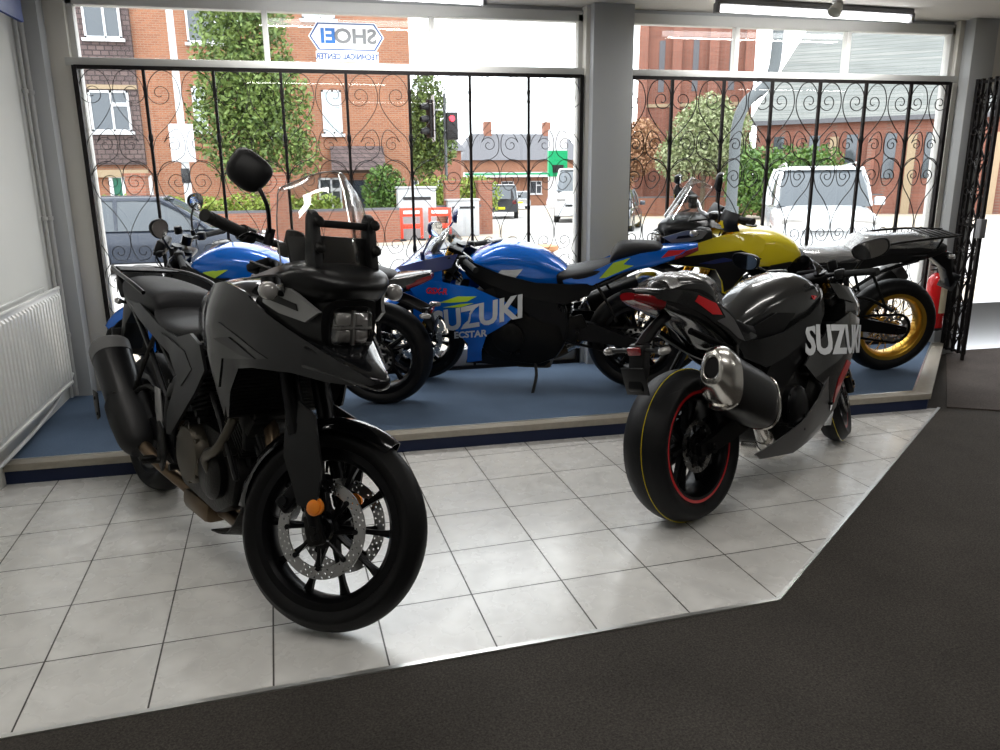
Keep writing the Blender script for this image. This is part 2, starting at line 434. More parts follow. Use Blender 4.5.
strip(E0, E1, .016, .0, .006); strip(E1, E2, .016, .0, .006); strip(E2, E3, .016, .0, .006)
struct('trim_1', ed, MATS['aluminium_edge'])

# platform under the window
PH = .10
pf = MB(); pf.prism([(-.12, .012), (5.165, .012), (6.44, 1.34), (6.2, 1.62), (-.12, 1.62)], -.02, PH - .032, 0, 'z'); struct('floor_3', pf, MATS['navy_riser'])
pc = MB(); pc.prism([(-.12, .07), (5.11, .07), (6.34, 1.34), (6.2, 1.62), (-.12, 1.62)], PH - .032, PH, 0, 'z'); struct('floor_4', pc, MATS['blue_carpet'])
nz_ = MB()
nz_.prism([(-.12, 0), (5.175, 0), (5.11, .072), (-.12, .072)], PH - .033, PH + .003, .002, 'z'); nz_.prism([(5.175, 0), (6.47, 1.35), (6.36, 1.35), (5.11, .072)], PH - .033, PH + .003, .002, 'z')
struct('trim_2', nz_, MATS['nosing_strip'])
nw = MB(); nw.prism([(-.12, .070), (5.11, .070), (6.36, 1.35), (6.345, 1.35), (5.105, .080), (-.12, .080)], PH, PH + .005, 0, 'z'); struct('trim_3', nw, MATS['aluminium_edge'])

# walls and columns
w = MB(); w.prism([(.037, .02), (-.02, 1.26), (-.30, 1.26), (-.30, -7.0), (.36, -7.0)], -.05, 2.6, 0, 'z'); struct('wall_left', w, MATS['wall_paint'])
w = MB(); w.bb(-.3, .105, 1.25, 1.60, -.05, 2.6, .004); struct('wall_left_column', w, MATS['column_paint'])
w = MB(); w.bb(.09, .215, 1.36, 1.60, -.05, 2.6, .003); struct('wall_left_reveal', w, MATS['reveal_paint'])
w = MB(); w.bb(3.385, 3.665, 1.26, 1.51, -.05, 2.6, .006); struct('wall_middle_column', w, MATS['column_paint'])
w = MB(); w.bb(6.285, 6.485, 1.26, 1.51, -.05, 2.6, .006); struct('wall_right_column', w, MATS['column_paint'])
w = MB(); w.bb(6.245, 6.29, 1.36, 1.49, -.05, 2.6, .003); struct('wall_right_reveal', w, MATS['reveal_paint'])
w = MB(); w.bb(3.356, 3.40, 1.33, 1.49, -.05, 2.6, .003); struct('wall_middle_reveal', w, MATS['reveal_paint'])
w = MB(); w.bb(-.3, 9.3, 1.43, 1.62, 2.44, 2.75); struct('wall_front_lintel', w, MATS['column_paint'])
w = MB(); w.bb(6.48, 9.3, 1.36, 1.62, 2.06, 2.75); struct('wall_front_over_entrance', w, MATS['reveal_paint'])
w = MB(); w.bb(7.6, 9.3, 1.36, 1.62, -.05, 2.75); struct('wall_front_right', w, MATS['reveal_paint'])
w = MB(); w.bb(9.2, 9.4, -7, 1.62, -.05, 2.75); struct('wall_right', w, MATS['wall_paint'])
w = MB(); w.bb(-.5, 9.4, -7.2, -7.0, -.05, 2.75); struct('wall_back', w, MATS['wall_paint'])
w = MB(); w.bb(-.5, 9.4, -7.2, 1.62, 2.495, 2.75); struct('ceiling', w, MATS['ceiling_paint'])
# low white wall seen beyond the entrance
w = MB(); w.bb(6.60, 7.7, 1.50, 1.60, -.15, .36, .004); struct('wall_low_entrance', w, MATS['column_paint'])
bl = MB(); bl.box((.10, .50, 2.44), (.02, 1.0, .42), None, .004); tag(link('fascia_sign', bl, MATS['sign_blue']), 'dark blue panel high on the left wall, top corner', 'sign')
bl2 = MB()

# window frames, transoms and panes
def window(n, x0, x1, mull):
    f = MB(); y0, y1 = 1.40, 1.47
    f.bb(x0 - .03, x1 + .03, 1.355, y1, 2.065, 2.112, .004)            # transom board
    f.bb(x0 - .03, x1 + .03, y0, y1, 2.405, 2.47, .003)
    f.bb(x0 - .01, x0 + .035, y0, y1, .10, 2.45, .003); f.bb(x1 - .035, x1 + .01, y0, y1, .10, 2.45, .003)
    for m in mull: f.bb(m - .016, m + .016, y0 + .01, y1 - .005, 2.10, 2.44, .002)
    w_ = tag(link('window_%d' % n, f, MATS['window_frame_paint']), kind='structure')
    s = MB(); s.bb(x0 - .02, x1 + .02, 1.375, 1.50, .08, .235, .005); link('window_sill', s, MATS['sill_board'], w_)
    g = MB(); g.bb(x0, x1, 1.435, 1.441, .23, 2.07); link('glass_pane', g, MATS['window_glass'], w_)
    xs = [x0] + list(mull) + [x1]
    for a, b in zip(xs[:-1], xs[1:]):
        g = MB(); g.bb(a + .012, b - .012, 1.435, 1.441, 2.11, 2.42); link('glass_pane', g, MATS['window_glass'], w_)
window(1, .215, 3.36, (1.32, 2.35)); window(2, 3.672, 6.25, (4.49, 5.37))

# wrought iron grilles
def spiral(cx, cz, r, a0, turns, sgn, n=14):
    out = []
    for i in range(n + 1):
        t = i / n; a = a0 + sgn * turns * 2 * PI * t; q = r * (1 - .80 * t)
        out.append((cx + q * math.cos(a), cz + q * math.sin(a)))
    return out
def half_bay(W_):
    """one half bay of scrollwork: u from the bar (0) to the bay centre (1), z down from the transom; u scaled by W_"""
    L = []
    def add(pts, n=5): L.append(cr_spline([(p[0] * W_, 0, p[1]) for p in pts], n))
    def C(cu, cz, r): return [(cu + (p[0]) / W_, p[1]) for p in spiral(0, cz, r, 0, 0, 1)]
    def sp(cu, cz, r, a0, turns, sgn): return [(cu + x / W_, z) for x, z in spiral(0, 0, r, a0, turns, sgn) for z in [0]] and [(cu + x / W_, cz + z) for x, z in spiral(0, 0, r, a0, turns, sgn)]
    r = .42 * W_
    add(sp(.40, 1.915, r * .85, PI, 1.35, 1)[::-1] + [(.14, 1.99), (.45, 2.045), (.80, 2.02), (.97, 1.93), (.90, 1.84), (.55, 1.74), (.15, 1.66), (.02, 1.58)])
    add(sp(.62, 1.62, r * .62, PI * .9, 1.3, -1)[::-1] + [(.55, 1.69), (.80, 1.71), (.96, 1.65), (.93, 1.57), (.70, 1.53), (.35, 1.50), (.02, 1.44)])
    add(sp(.64, 1.40, r * .66, PI * 1.1, 1.3, -1)[::-1] + [(.62, 1.33), (.85, 1.34), (.98, 1.42), (.90, 1.49), (.62, 1.525), (.25, 1.50), (.03, 1.42)])
    add([(.03, 1.44), (.20, 1.32), (.62, 1.22), (.95, 1.10), (.97, 1.0), (.80, .93)] + sp(.62, .98, r * .66, -PI * .45, 1.3, -1))
    add(sp(.42, .80, r * .75, PI * .5, 1.3, 1)[::-1] + [(.42, .885), (.75, .87), (.97, .76), (.90, .64), (.50, .56), (.12, .62), (.02, .74), (.10, .86), (.30, .93), (.02, 1.05)])
    add(sp(.55, .42, r * .75, PI * .5, 1.3, -1)[::-1] + [(.50, .50), (.16, .48), (.02, .38), (.16, .28), (.60, .25), (.95, .34), (.96, .46), (.60, .55)])
    return L
def grille(name, x0, x1, bars, label, rb, rw, pitch):
    root = empty(name, ((x0 + x1) / 2, 1.34, .1)); tag(root, label, 'window grille')
    ox, oy, oz = (x0 + x1) / 2, 1.34, .1
    def P(mb, nm): mb.xf(lambda x, y, z: (x - ox, y - oy, z - oz)); return link(nm, mb, MATS['wrought_iron'], root)
    f = MB(); 
    f.bb(x0 - .012, x0 + .014, 1.325, 1.355, .10, 2.065); f.bb(x1 - .014, x1 + .012, 1.325, 1.355, .10, 2.065); f.bb(x0, x1, 1.33, 1.35, 2.045, 2.068); f.bb(x0, x1, 1.33, 1.35, .10, .125)
    P(f, 'frame')
    for b in bars:
        f = MB(); f.bb(b - rb, b + rb, 1.34 - rb, 1.34 + rb, .11, 2.05)
        for z in (1.66, .95): f.lathe([(rb, -.03), (rb * 1.7, -.012), (rb * 1.7, .012), (rb, .03)], (b, 1.34, z), (0, 0, 1), 8)
        P(f, 'bar')
    xs = [x0] + list(bars) + [x1]
    if xs[1] - xs[0] < pitch * .95: xs[0] = xs[1] - pitch
    for a, b in zip(xs[:-1], xs[1:]):
        f = MB(); hw = (b - a) / 2
        for L in half_bay(hw):
            for s in (1, -1):
                base = a if s == 1 else b
                pts = [(base + s * p[0], 1.34 + .004 * s, p[2]) for p in L]
                if a < x0: pts = [p for p in pts if p[0] > x0 - .005]
                if len(pts) > 3: f.tube(pts, rw, 4, 1)
        P(f, 'scrollwork')
grille('window_grille', .235, 3.335, [.608 + .3935 * i for i in range(7)], 'black scrolled iron grille across the wide left window', .0085, .0026, .39)
grille('window_grille', 3.68, 6.195, [3.985, 4.371, 4.743, 5.122, 5.497, 5.872], 'black scrolled iron grille across the right window beside the entrance', .0095, .0036, .37)

# folded security gate at the entrance
def gate():
    root = empty('security_gate', (6.35, 1.235, .012)); tag(root, 'black folding iron gate with diamond scrolls pushed back beside the entrance column', 'gate')
    A = Vector((.0, 0, 0)); B = Vector((-.01, -.22, 0))
    def pt(t, z): p = A.lerp(B, t); return (p.x, p.y, z)
    for i, t in enumerate((0, .22, .50, .78, 1.0)):
        f = MB(); f.box(pt(t, 1.055), (.014 if 0 < i < 4 else .026, .026, 2.02), (0, 0, R(88)), .002); link('upright', f, MATS['wrought_iron'], root)
    for z in (.06, 1.02, 2.04):
        f = MB(); a = Vector(pt(0, z)); b = Vector(pt(1, z)); f.tube([a[:], b[:]], .011, 6, 1); link('rail', f, MATS['wrought_iron'], root)
    for (t0, t1) in ((0, .5), (.5, 1.0)):
        f = MB()
        for k in range(9):
            za = .08 + .215 * k; f.tube([pt(t0, za), pt((t0 + t1) / 2, za + .11), pt(t1, za + .215)], .007, 5, 3); f.tube([pt(t1, za), pt((t0 + t1) / 2, za + .11), pt(t0, za + .215)], .007, 5, 3)
            for s in (-1, 1):
                q = spiral(0, 0, .035, PI / 2, 1.2, s); f.tube([(pt((t0 + t1) / 2, 0)[0] + .02 * s, pt((t0 + t1) / 2, 0)[1] + x, za + .11 + z) for x, z in q], .005, 4, 1)
        link('scrollwork', f, MATS['wrought_iron'], root)
    f = MB(); f.box(pt(1.0, 1.0), (.05, .05, .14), (0, 0, R(88)), .004); link('lock_case', f, MATS['fitting_grey'], root)
    for z in (.015,): f = MB(); f.cyl(pt(1.0, 0.0), pt(1.0, .06), .014, n=10); link('floor_bolt', f, MATS['wrought_iron'], root)
gate()
# open entrance: frame only, the street shows through
f = MB(); f.bb(7.50, 7.58, 1.42, 1.50, -.05, 2.06, .004); f.bb(6.485, 6.52, 1.42, 1.50, -.05, 2.06, .003); f.bb(6.485, 7.58, 1.42, 1.50, 2.0, 2.06, .003); struct('door_1', f, MATS['window_frame_paint'])

# radiator on the left wall
def radiator():
    root = empty('radiator', (.13, .40, 0)); tag(root, 'white ribbed panel radiator mounted low on the left wall', 'radiator')
    root.rotation_euler = (0, 0, R(2.6))
    L, z0, z1 = 1.30, .27, .83; y1 = .52; y0 = y1 - L
    for dx, nm in ((0, 'front_panel'), (-.075, 'rear_panel')):
        f = MB(); n = 25; pts = []
        for i in range(n):
            a = y0 + .02 + (L - .04) * i / n; st = (L - .04) / n
            for t, h in ((.0, 0), (.28, 0), (.40, .012), (.88, .012), (1.0, 0)): pts.append((a + st * t, h))
        rows = []
        for z, k in ((z0, 0), (z0 + .03, 0), (z0 + .045, 1), (z1 - .045, 1), (z1 - .03, 0), (z1, 0)):
            rows.append([(dx + h * k, y, z) for y, h in pts])
        f.sheet(rows, .004, 1, 1)
        f.bb(dx - .006, dx + .004, y0, y0 + .022, z0, z1, .002); f.bb(dx - .006, dx + .004, y1 - .022, y1, z0, z1, .002)
        f.bb(dx - .008, dx + .008, y0, y1, z1 - .012, z1 + .004, .003); f.bb(dx - .008, dx + .008, y0, y1, z0 - .004, z0 + .012, .003)
        link(nm, f, MATS['radiator_enamel'], root, 30)
    for y in (y0 + .15, y1 - .15):
        f = MB(); f.bb(-.125, -.07, y - .02, y + .02, z0 + .06, z1 - .06, .003); link('bracket', f, MATS['radiator_enamel'], root)
    f = MB(); f.tube([(-.035, y0 - .02, z0 + .03), (-.035, y1 + .03, z0 + .03), (-.045, y1 + .05, z0 - .02), (-.05, y1 - .5, .17), (-.06, y0 - .3, .15)], .011, 10, 5); link('pipe', f, MATS['radiator_enamel'], root)
radiator()
def vpipe(x, y, r, z0, label):
    f = MB(); f.cyl((x, y, z0), (x, y, 2.49), r, n=18)
    for z in (.5, 1.2, 1.9):
        if z > z0: f.lathe([(r, -.012), (r + .006, -.010), (r + .006, .010), (r, .012)], (x, y, z), (0, 0, 1), 18)
    tag(link('wall_pipe', f, MATS['pipe_paint']), label, 'pipe')
vpipe(.022, 1.215, .016, .12, 'thicker painted vertical pipe in the corner beside the left column'); vpipe(.016, 1.150, .011, .12, 'thin painted vertical pipe on the left wall, one pipe away from the column')

# strip lights and spotlight on the ceiling
def batten(name, a, b, label):
    a = Vector(a); b = Vector(b); m = (a + b) / 2; L = (b - a).length; ang = math.atan2(b.y - a.y, b.x - a.x)
    root = empty(name, m, (0, 0, ang)); tag(root, label, 'strip light')
    f = MB(); f.bb(-L / 2, L / 2, -.03, .03, .018, .055, .006); link('housing', f, MATS['fitting_grey'], root)
    f = MB(); f.cyl((-L / 2 + .02, 0, -.005), (L / 2 - .02, 0, -.005), .019, n=20); link('tube', f, MATS['tube_glow'], root)
    for s in (-1, 1): f = MB(); f.bb(s * L / 2 - .012, s * L / 2 + .012, -.026, .026, -.03, .03, .004); link('end_cap', f, MATS['fitting_grey'], root)
batten('strip_light', (4.11, 1.0, 2.438), (5.60, 1.09, 2.438), 'lit fluorescent strip light on the ceiling above the right window')
batten('strip_light', (1.30, .98, 2.438), (2.62, 1.06, 2.438), 'lit fluorescent strip light on the ceiling above the left window')
sp = empty('ceiling_spotlight', (4.85, .84, 2.49)); tag(sp, 'small white cone spotlight on the ceiling next to the strip light', 'spotlight')
f = MB(); f.cyl((0, 0, 0), (0, 0, -.03), .03, n=18); f.tube([(0, 0, -.02), (0, 0, -.05)], .01, 8, 1); link('mount', f, MATS['window_frame_paint'], sp)
f = MB(); f.lathe([(.025, .05), (.03, .03), (.045, -.03), (.043, -.03), (.024, .02)], (0, 0, -.065), (.55, .2, .8), 24); link('shade', f, MATS['window_frame_paint'], sp)

# fire extinguisher
def extinguisher():
    root = empty('fire_extinguisher', (6.195, 1.20, .225)); tag(root, 'red fire extinguisher hanging beside the right column', 'fire extinguisher')
    f = MB(); f.lathe([(.0, .012), (.066, .012), (.072, .03), (.072, .36), (.066, .40), (.045, .43), (.022, .445), (0, .445)], (0, 0, 0), (0, 0, 1), 32); link('cylinder', f, MATS['extinguisher_red'], root)
    f = MB(); f.lathe([(.060, .0), (.070, .004), (.070, .04), (.060, .045)], (0, 0, 0), (0, 0, 1), 32); link('foot_ring', f, MATS['matt_black'], root)
    f = MB(); f.lathe([(.0735, .14), (.0735, .34)], (0, 0, 0), (0, 0, 1), 40, cap=False); f.f = [q for i, q in enumerate(f.f) if 22 < i < 38]; link('label_upper', f, MATS['label_cream'], root)
    f = MB(); f.cyl((0, 0, .44), (0, 0, .48), .018, n=14); f.box((-.03, -.01, .495), (.12, .02, .012), (0, .25, 0), .004); f.box((-.035, -.01, .47), (.10, .018, .01), (0, .0, 0), .003); link('valve', f, MATS['matt_black'], root)
    f = MB(); f.bb(.03, .095, .058, .075, .30, .34, .003); f.bb(.078, .095, .06, .17, .30, .34, .003); link('wall_bracket', f, MATS['matt_black'], root)
    f = MB(); f.tube([(.01, 0, .465), (.07, -.02, .49), (.10, -.03, .38), (.09, -.04, .20), (.085, -.045, .10)], .010, 8, 6); link('hose', f, MATS['matt_black'], root)
extinguisher()

# window sticker, written to be read from the street
def sticker():
    root = empty('window_sticker', (1.81, 1.4335, 2.245)); tag(root, 'white hexagonal SHOEI sticker on the upper left window, reading backwards from inside', 'sticker')
    def hexa(w, h, c): return [(-w, 0), (-w + c, h), (w - c, h), (w, 0), (w - c, -h), (-w + c, -h)]
    f = MB(); f.prism([(x, z + .03) for x, z in hexa(.235, .085, .055)], 0, .0012); f.prism([(-.195, -.118), (.195, -.118), (.195, -.055), (-.195, -.055)], 0.0001, .0012); link('backing', f, MATS['sticker_white'], root)
    o = hexa(.228, .079, .052); i = hexa(.218, .072, .049); f = MB()
    for k in range(6):
        k2 = (k + 1) % 6; f.prism([(o[k][0], o[k][1] + .03), (o[k2][0], o[k2][1] + .03), (i[k2][0], i[k2][1] + .03), (i[k][0], i[k][1] + .03)], -.0008, 0)
    link('border', f, MATS['sticker_blue'], root)
    def mir(mb, dx, dz, w=1): return mb.xf(lambda x, y, z: (-(x * w) + dx, -.001 + z * .2, y + dz))
    t = text_mb('SHO', .118, .001, None, 0, .004); link('lettering', mir(t, .055, .03, 1.12), MATS['sticker_grey'], root)
    t = text_mb('EI', .118, .001, None, 0, .004); link('lettering', mir(t, -.115, .03, 1.12), MATS['sticker_cyan'], root)
    t = text_mb('TECHNICAL CENTER', .047, .001, None, 0, .0015); link('lettering', mir(t, 0, -.088, .88), MATS['sticker_blue'], root)
sticker()
# ================================================================ THE STREET
def gz(y): return -.12 - .018 * (y - 1.5)
def brick_mat(name, c1, c2, mortar, bw=.225, bh=.075, ms=.010, axis='XZ', scale=1.):
    m = bpy.data.materials.new(name); m.use_nodes = True; t, b, N, L = nodes(m); MATS[name] = m
    c = N.new('ShaderNodeTexCoord'); sp = N.new('ShaderNodeSeparateXYZ'); cb = N.new('ShaderNodeCombineXYZ'); L.new(c.outputs['Object'], sp.inputs[0])
    ad = N.new('ShaderNodeMath'); ad.operation = 'ADD'; L.new(sp.outputs['X'], ad.inputs[0]); L.new(sp.outputs['Y'], ad.inputs[1])
    L.new(ad.outputs[0], cb.inputs[0]); L.new(sp.outputs['Z'], cb.inputs[1])
    br = N.new('ShaderNodeTexBrick'); br.inputs['Scale'].default_value = scale; br.inputs['Brick Width'].default_value = bw; br.inputs['Row Height'].default_value = bh
    br.inputs['Mortar Size'].default_value = ms; br.inputs['Color1'].default_value = (*c1, 1); br.inputs['Color2'].default_value = (*c2, 1); br.inputs['Mortar'].default_value = (*mortar, 1)
    L.new(cb.outputs[0], br.inputs['Vector']); n = N.new('ShaderNodeTexNoise'); n.inputs['Scale'].default_value = .6; n.inputs['Detail'].default_value = 5; L.new(c.outputs['Object'], n.inputs['Vector'])
    q = N.new('ShaderNodeMapRange'); q.inputs['To Min'].default_value = .8; q.inputs['To Max'].default_value = 1.25; L.new(n.outputs['Fac'], q.inputs['Value'])
    mx = N.new('ShaderNodeMix'); mx.data_type = 'RGBA'; mx.blend_type = 'MULTIPLY'; mx.inputs['Factor'].default_value = 1; L.new(br.outputs['Color'], mx.inputs['A']); L.new(q.outputs[0], mx.inputs['B']); L.new(mx.outputs['Result'], b.inputs['Base Color'])
    b.inputs['Roughness'].default_value = .9
    return m
brick_mat('orange_brick', (.27, .105, .052), (.21, .075, .038), (.23, .16, .115))
brick_mat('church_brick', (.21, .075, .048), (.155, .055, .036), (.16, .10, .08))
brick_mat('wall_brick', (.25, .09, .05), (.19, .065, .038), (.20, .13, .10))
brick_mat('hung_tiles', (.075, .052, .052), (.12, .085, .08), (.035, .025, .025), .26, .16, .02)
brick_mat('roof_slate', (.13, .14, .135), (.17, .175, .165), (.09, .095, .09), .35, .22, .015)
mat('asphalt', (.34, .33, .32), .9, var=.12, vscale=.4); mat('pavement', (.36, .31, .25), .9, var=.1, vscale=1.5); mat('far_ground', (.36, .36, .33), .9, var=.1, vscale=.2)
mat('upvc_white', (.55, .56, .58), .4); mat('stone_trim', (.28, .215, .14), .8, var=.1); mat('door_green', (.01, .10, .06), .4)
mat('house_glass', (.06, .07, .08), .08, .2, coat=.6); mat('house_glass_pale', (.35, .40, .42), .1, .2, coat=.6)
mat('bark', (.12, .09, .06), .9, var=.2); mat('steel_pole', (.085, .095, .10), .6, .0, var=.1); mat('pale_pole', (.42, .43, .44), .5)
mat('signal_black', (.02, .02, .022), .5); mat('signal_red', (.8, .02, .03), .3, emit=(1, .05, .08), es=1.5); mat('sign_green', (.01, .30, .12), .4); mat('sign_yellow', (.8, .75, .02), .5)
mat('cabinet_grey', (.36, .37, .38), .5, var=.08); mat('barrier_red', (.80, .06, .03), .45); mat('concrete', (.5, .5, .48), .8)
mat('car_navy', (.02, .026, .04), .25, .2, coat=.3); mat('car_silver', (.40, .42, .45), .22, .5, coat=1); mat('car_white', (.60, .62, .64), .25, coat=1); mat('car_black', (.03, .035, .045), .25, .2, coat=1)
mat('car_glass', (.05, .06, .07), .05, .3, coat=1); mat('car_glass_pale', (.06, .07, .08), .12, .1, coat=.3); mat('rubber', (.02, .02, .02), .8); mat('dark_slate', (.10, .10, .11), .7, var=.15)
mat('terracotta', (.40, .20, .10), .7)

def leaf_mat(name, a, b_):
    m = bpy.data.materials.new(name); m.use_nodes = True; t, b, N, L = nodes(m); MATS[name] = m
    c = N.new('ShaderNodeTexCoord'); n = N.new('ShaderNodeTexNoise'); n.inputs['Scale'].default_value = 3; n.inputs['Detail'].default_value = 8; L.new(c.outputs['Object'], n.inputs['Vector'])
    r = N.new('ShaderNodeValToRGB'); r.color_ramp.elements[0].position = .35; r.color_ramp.elements[0].color = (*a, 1); r.color_ramp.elements[1].position = .65; r.color_ramp.elements[1].color = (*b_, 1); L.new(n.outputs['Fac'], r.inputs[0])
    L.new(r.outputs[0], b.inputs['Base Color']); b.inputs['Roughness'].default_value = .6; b.inputs['Subsurface Weight'].default_value = 0
    return m
leaf_mat('leaf_green', (.045, .085, .014), (.15, .21, .045)); leaf_mat('leaf_hedge', (.025, .07, .01), (.09, .17, .02)); leaf_mat('leaf_pale', (.12, .165, .05), (.32, .34, .20)); leaf_mat('leaf_autumn', (.22, .10, .05), (.40, .24, .13)); leaf_mat('leaf_lime', (.12, .18, .015), (.22, .28, .04))

def leaves_mb(rng, blobs, n, size):
    """n leaf quads scattered over and inside ellipsoids (centre, radii)"""
    V = []; F = []
    vol = [b[1][0] * b[1][1] * b[1][2] for b in blobs]; tot = sum(vol)
    for (c, r), v in zip(blobs, vol):
        for _ in range(int(n * v / tot)):
            d = Vector((rng.gauss(0, 1), rng.gauss(0, 1), rng.gauss(0, 1))).normalized() * (rng.random() ** .45)
            p = Vector((c[0] + d.x * r[0], c[1] + d.y * r[1], c[2] + d.z * r[2]))
            a = Vector((rng.gauss(0, 1), rng.gauss(0, 1), rng.gauss(0, 1))).normalized(); b = a.orthogonal().normalized(); b.rotate(Matrix.Rotation(rng.uniform(0, 6.28), 3, a))
            s = size * rng.uniform(.6, 1.4); cc = a.cross(b); i = len(V)
            V += [(p + b * s)[:], (p + cc * s * .5)[:], (p - b * s)[:], (p - cc * s * .5)[:]]; F.append((i, i + 1, i + 2, i + 3))
    mb = MB(); mb.v = V; mb.f = F; return mb
def fastlink(name, mb, m, parent=None):
    me = bpy.data.meshes.new(name); me.from_pydata(mb.v, [], mb.f); me.materials.append(m)
    o = bpy.data.objects.new(name, me); COL.objects.link(o)
    if parent: o.parent = parent
    return o
def tree(name, x, y, h, trunk_r, blobs, n, leaf, m, label, cat='tree', seed=1, stems=1):
    rng = random.Random(seed); z = gz(y); root = empty(name, (x, y, z)); tag(root, label, cat)
    f = MB(); f.tube([(0, 0, -.1), (.05, 0, h * .3), (-.05, .05, h * .6), (0, 0, h * .85)], [trunk_r, trunk_r * .8, trunk_r * .5, trunk_r * .2], 8, 4)
    for i in range(7):
        a = rng.uniform(0, 6.28); z0 = h * rng.uniform(.3, .7); c = rng.choice(blobs)[0]
        f.tube([(0, 0, z0), ((c[0] + math.cos(a) * .3) * .5, (c[1] + math.sin(a) * .3) * .5, (z0 + c[2]) / 2), (c[0], c[1], c[2])], [trunk_r * .4, trunk_r * .12], 6, 4)
    link('trunk', f, MATS['bark'], root)
    fastlink('foliage', leaves_mb(rng, blobs, n, leaf), MATS[m], root)
    return root

# ground
g = MB(); g.add([(-60, 1.62, gz(1.5)), (90, 1.62, gz(1.5)), (140, 160, gz(160)), (-120, 160, gz(160))], [(0, 1, 2, 3)]); struct('road', g, MATS['asphalt'])
g = MB(); g.add([(-40, 1.63, gz(1.6) + .04), (60, 1.63, gz(1.6) + .04), (60, 6.2, gz(6.2) + .04), (-40, 6.2, gz(6.2) + .04), (-40, 6.25, gz(6.25) - .02), (60, 6.25, gz(6.25) - .02)], [(0, 1, 2, 3), (3, 2, 5, 4)]); struct('pavement', g, MATS['pavement'])
g = MB(); g.add([(x, y, gz(y) + .015) for x, y in ((-40, 16.8), (-5, 16.5), (4.5, 18.4), (7.6, 20.6), (9.0, 26), (9.5, 60), (-40, 60))] , [tuple(range(7))]); struct('pavement_2', g, MATS['pavement'])
g = MB(); g.add([(x, y, gz(y) + .014) for x, y in ((14.6, 60), (14.2, 40), (15, 26), (19, 21), (50, 10), (90, 60))], [tuple(range(6))]); struct('pavement_3', g, MATS['pavement'])

def house_window(root, x, z, w, h, y=-.02, kind=1, sill=True, pale=False):
    f = MB(); t = .07
    f.bb(x - w / 2, x + w / 2, y - .04, y + .05, z, z + t); f.bb(x - w / 2, x + w / 2, y - .04, y + .05, z + h - t, z + h)
    f.bb(x - w / 2, x - w / 2 + t, y - .04, y + .05, z, z + h); f.bb(x + w / 2 - t, x + w / 2, y - .04, y + .05, z, z + h)
    f.bb(x - .035 + w * .06, x + .035 + w * .06, y - .04, y + .05, z, z + h)
    if kind == 1: f.bb(x + w * .06, x + w / 2, y - .05, y + .05, z + h * .62, z + h * .62 + .12)
    if sill: f.bb(x - w / 2 - .08, x + w / 2 + .08, y - .12, y + .02, z - .10, z)
    o = link('window', f, MATS['upvc_white'], root)
    g = MB(); g.bb(x - w / 2 + .03, x + w / 2 - .03, y + .0, y + .03, z + .03, z + h - .03); link('pane', g, MATS['house_glass_pale' if pale else 'house_glass'], o)

# flats across the road; facade runs along Y = 26.3
def flats():
    Y = 26.3; z0 = gz(Y); root = empty('apartment_building', (1.5, Y, z0)); tag(root, 'orange brick block of flats with white windows across the road, behind the left window', 'building')
    def px(p, yy): # point on the facade plane seen at pixel (p, yy), from the surveyed camera
        cam = SC.camera.matrix_world; d = cam.to_3x3() @ Vector(((p - 500) / 769.55, (375 - yy) / 769.55, -1)); o = cam.translation; t = (Y - o.y) / d.y; q = o + d * t
        return q.x - 1.5, q.z - z0
    xl = px(60, 100)[0] - 6; xr = px(411, 100)[0]; top = 11.5
    f = MB(); f.bb(xl, xr, 0, 8, -.3, top); link('wall', f, MATS['orange_brick'], root)
    xa = px(84, 80)[0]; xb = px(137, 80)[0]; za = px(110, 165)[1]
    f = MB(); f.bb(xl + 5.2, xb, -.16, 0, za, top); link('tile_hanging', f, MATS['hung_tiles'], root)
    f = MB(); f.bb(xl, xr + .4, -.3, 8.4, top, top + .3); link('roof', f, MATS['dark_slate'], root)
    def W(pl, pr, pt, pb, **k):
        a, zt = px(pl, pt); b, zb = px(pr, pb); house_window(root, (a + b) / 2, zb, b - a, zt - zb, **k)
    W(89, 134, 91, 132, y=-.20); W(80, 124, -12, 40, y=-.20); W(183, 240, -6, 44); W(191, 209, 86, 131, pale=True, kind=0); W(321, 343, 90, 134, pale=True); W(318, 343, 178, 213); W(262, 286, 96, 136, pale=True); W(300, 335, -14, 20, pale=True)
    a, zt = px(88, 85); b, zb = px(138, 90); f = MB(); f.bb(a, b, -.20, -.10, zb, zt); link('lintel', f, MATS['stone_trim'], root)
    a, zt = px(90, 170); b, zb = px(150, 177); f = MB(); f.bb(a, b, -.22, -.10, zb, zt); link('lintel', f, MATS['stone_trim'], root)
    a, zt = px(112, 178); b, zb = px(152, 196); f = MB(); f.bb(a, b, -.10, .02, zb - 1.4, zt); d = link('door', f, MATS['door_green'], root)
    f = MB(); f.bb(a - .08, a + .04, -.14, .03, zb - 1.4, zt + .08); f.bb(b - .04, b + .08, -.14, .03, zb - 1.4, zt + .08); f.bb(a, b, -.14, .03, zt, zt + .1); m_ = (a * .7 + b * .3); f.bb(m_ - .05, m_ + .05, -.14, .03, zb - 1.4, zt); f.bb(m_ + .35, m_ + .62, -.13, -.08, zt - .6, zt - .15); link('door_frame', f, MATS['upvc_white'], d)
    # dark tiled lean-to and grey door seen past the windscreen
    a, zt = px(330, 146); b, zb = px(384, 170); f = MB(); f.add([(a, -1.2, zb), (b, -1.2, zb), (b, 0, zt), (a, 0, zt), (a, 0, zb - .1), (b, 0, zb - .1)], [(0, 1, 2, 3), (0, 1, 5, 4)]); link('porch_roof', f, MATS['hung_tiles'], root)
    a, zt = px(345, 205); b, zb = px(371, 232); f = MB(); f.bb(a, b, -.06, .02, 0, zt + 0.9); link('door', f, MATS['car_navy'], root)
flats()

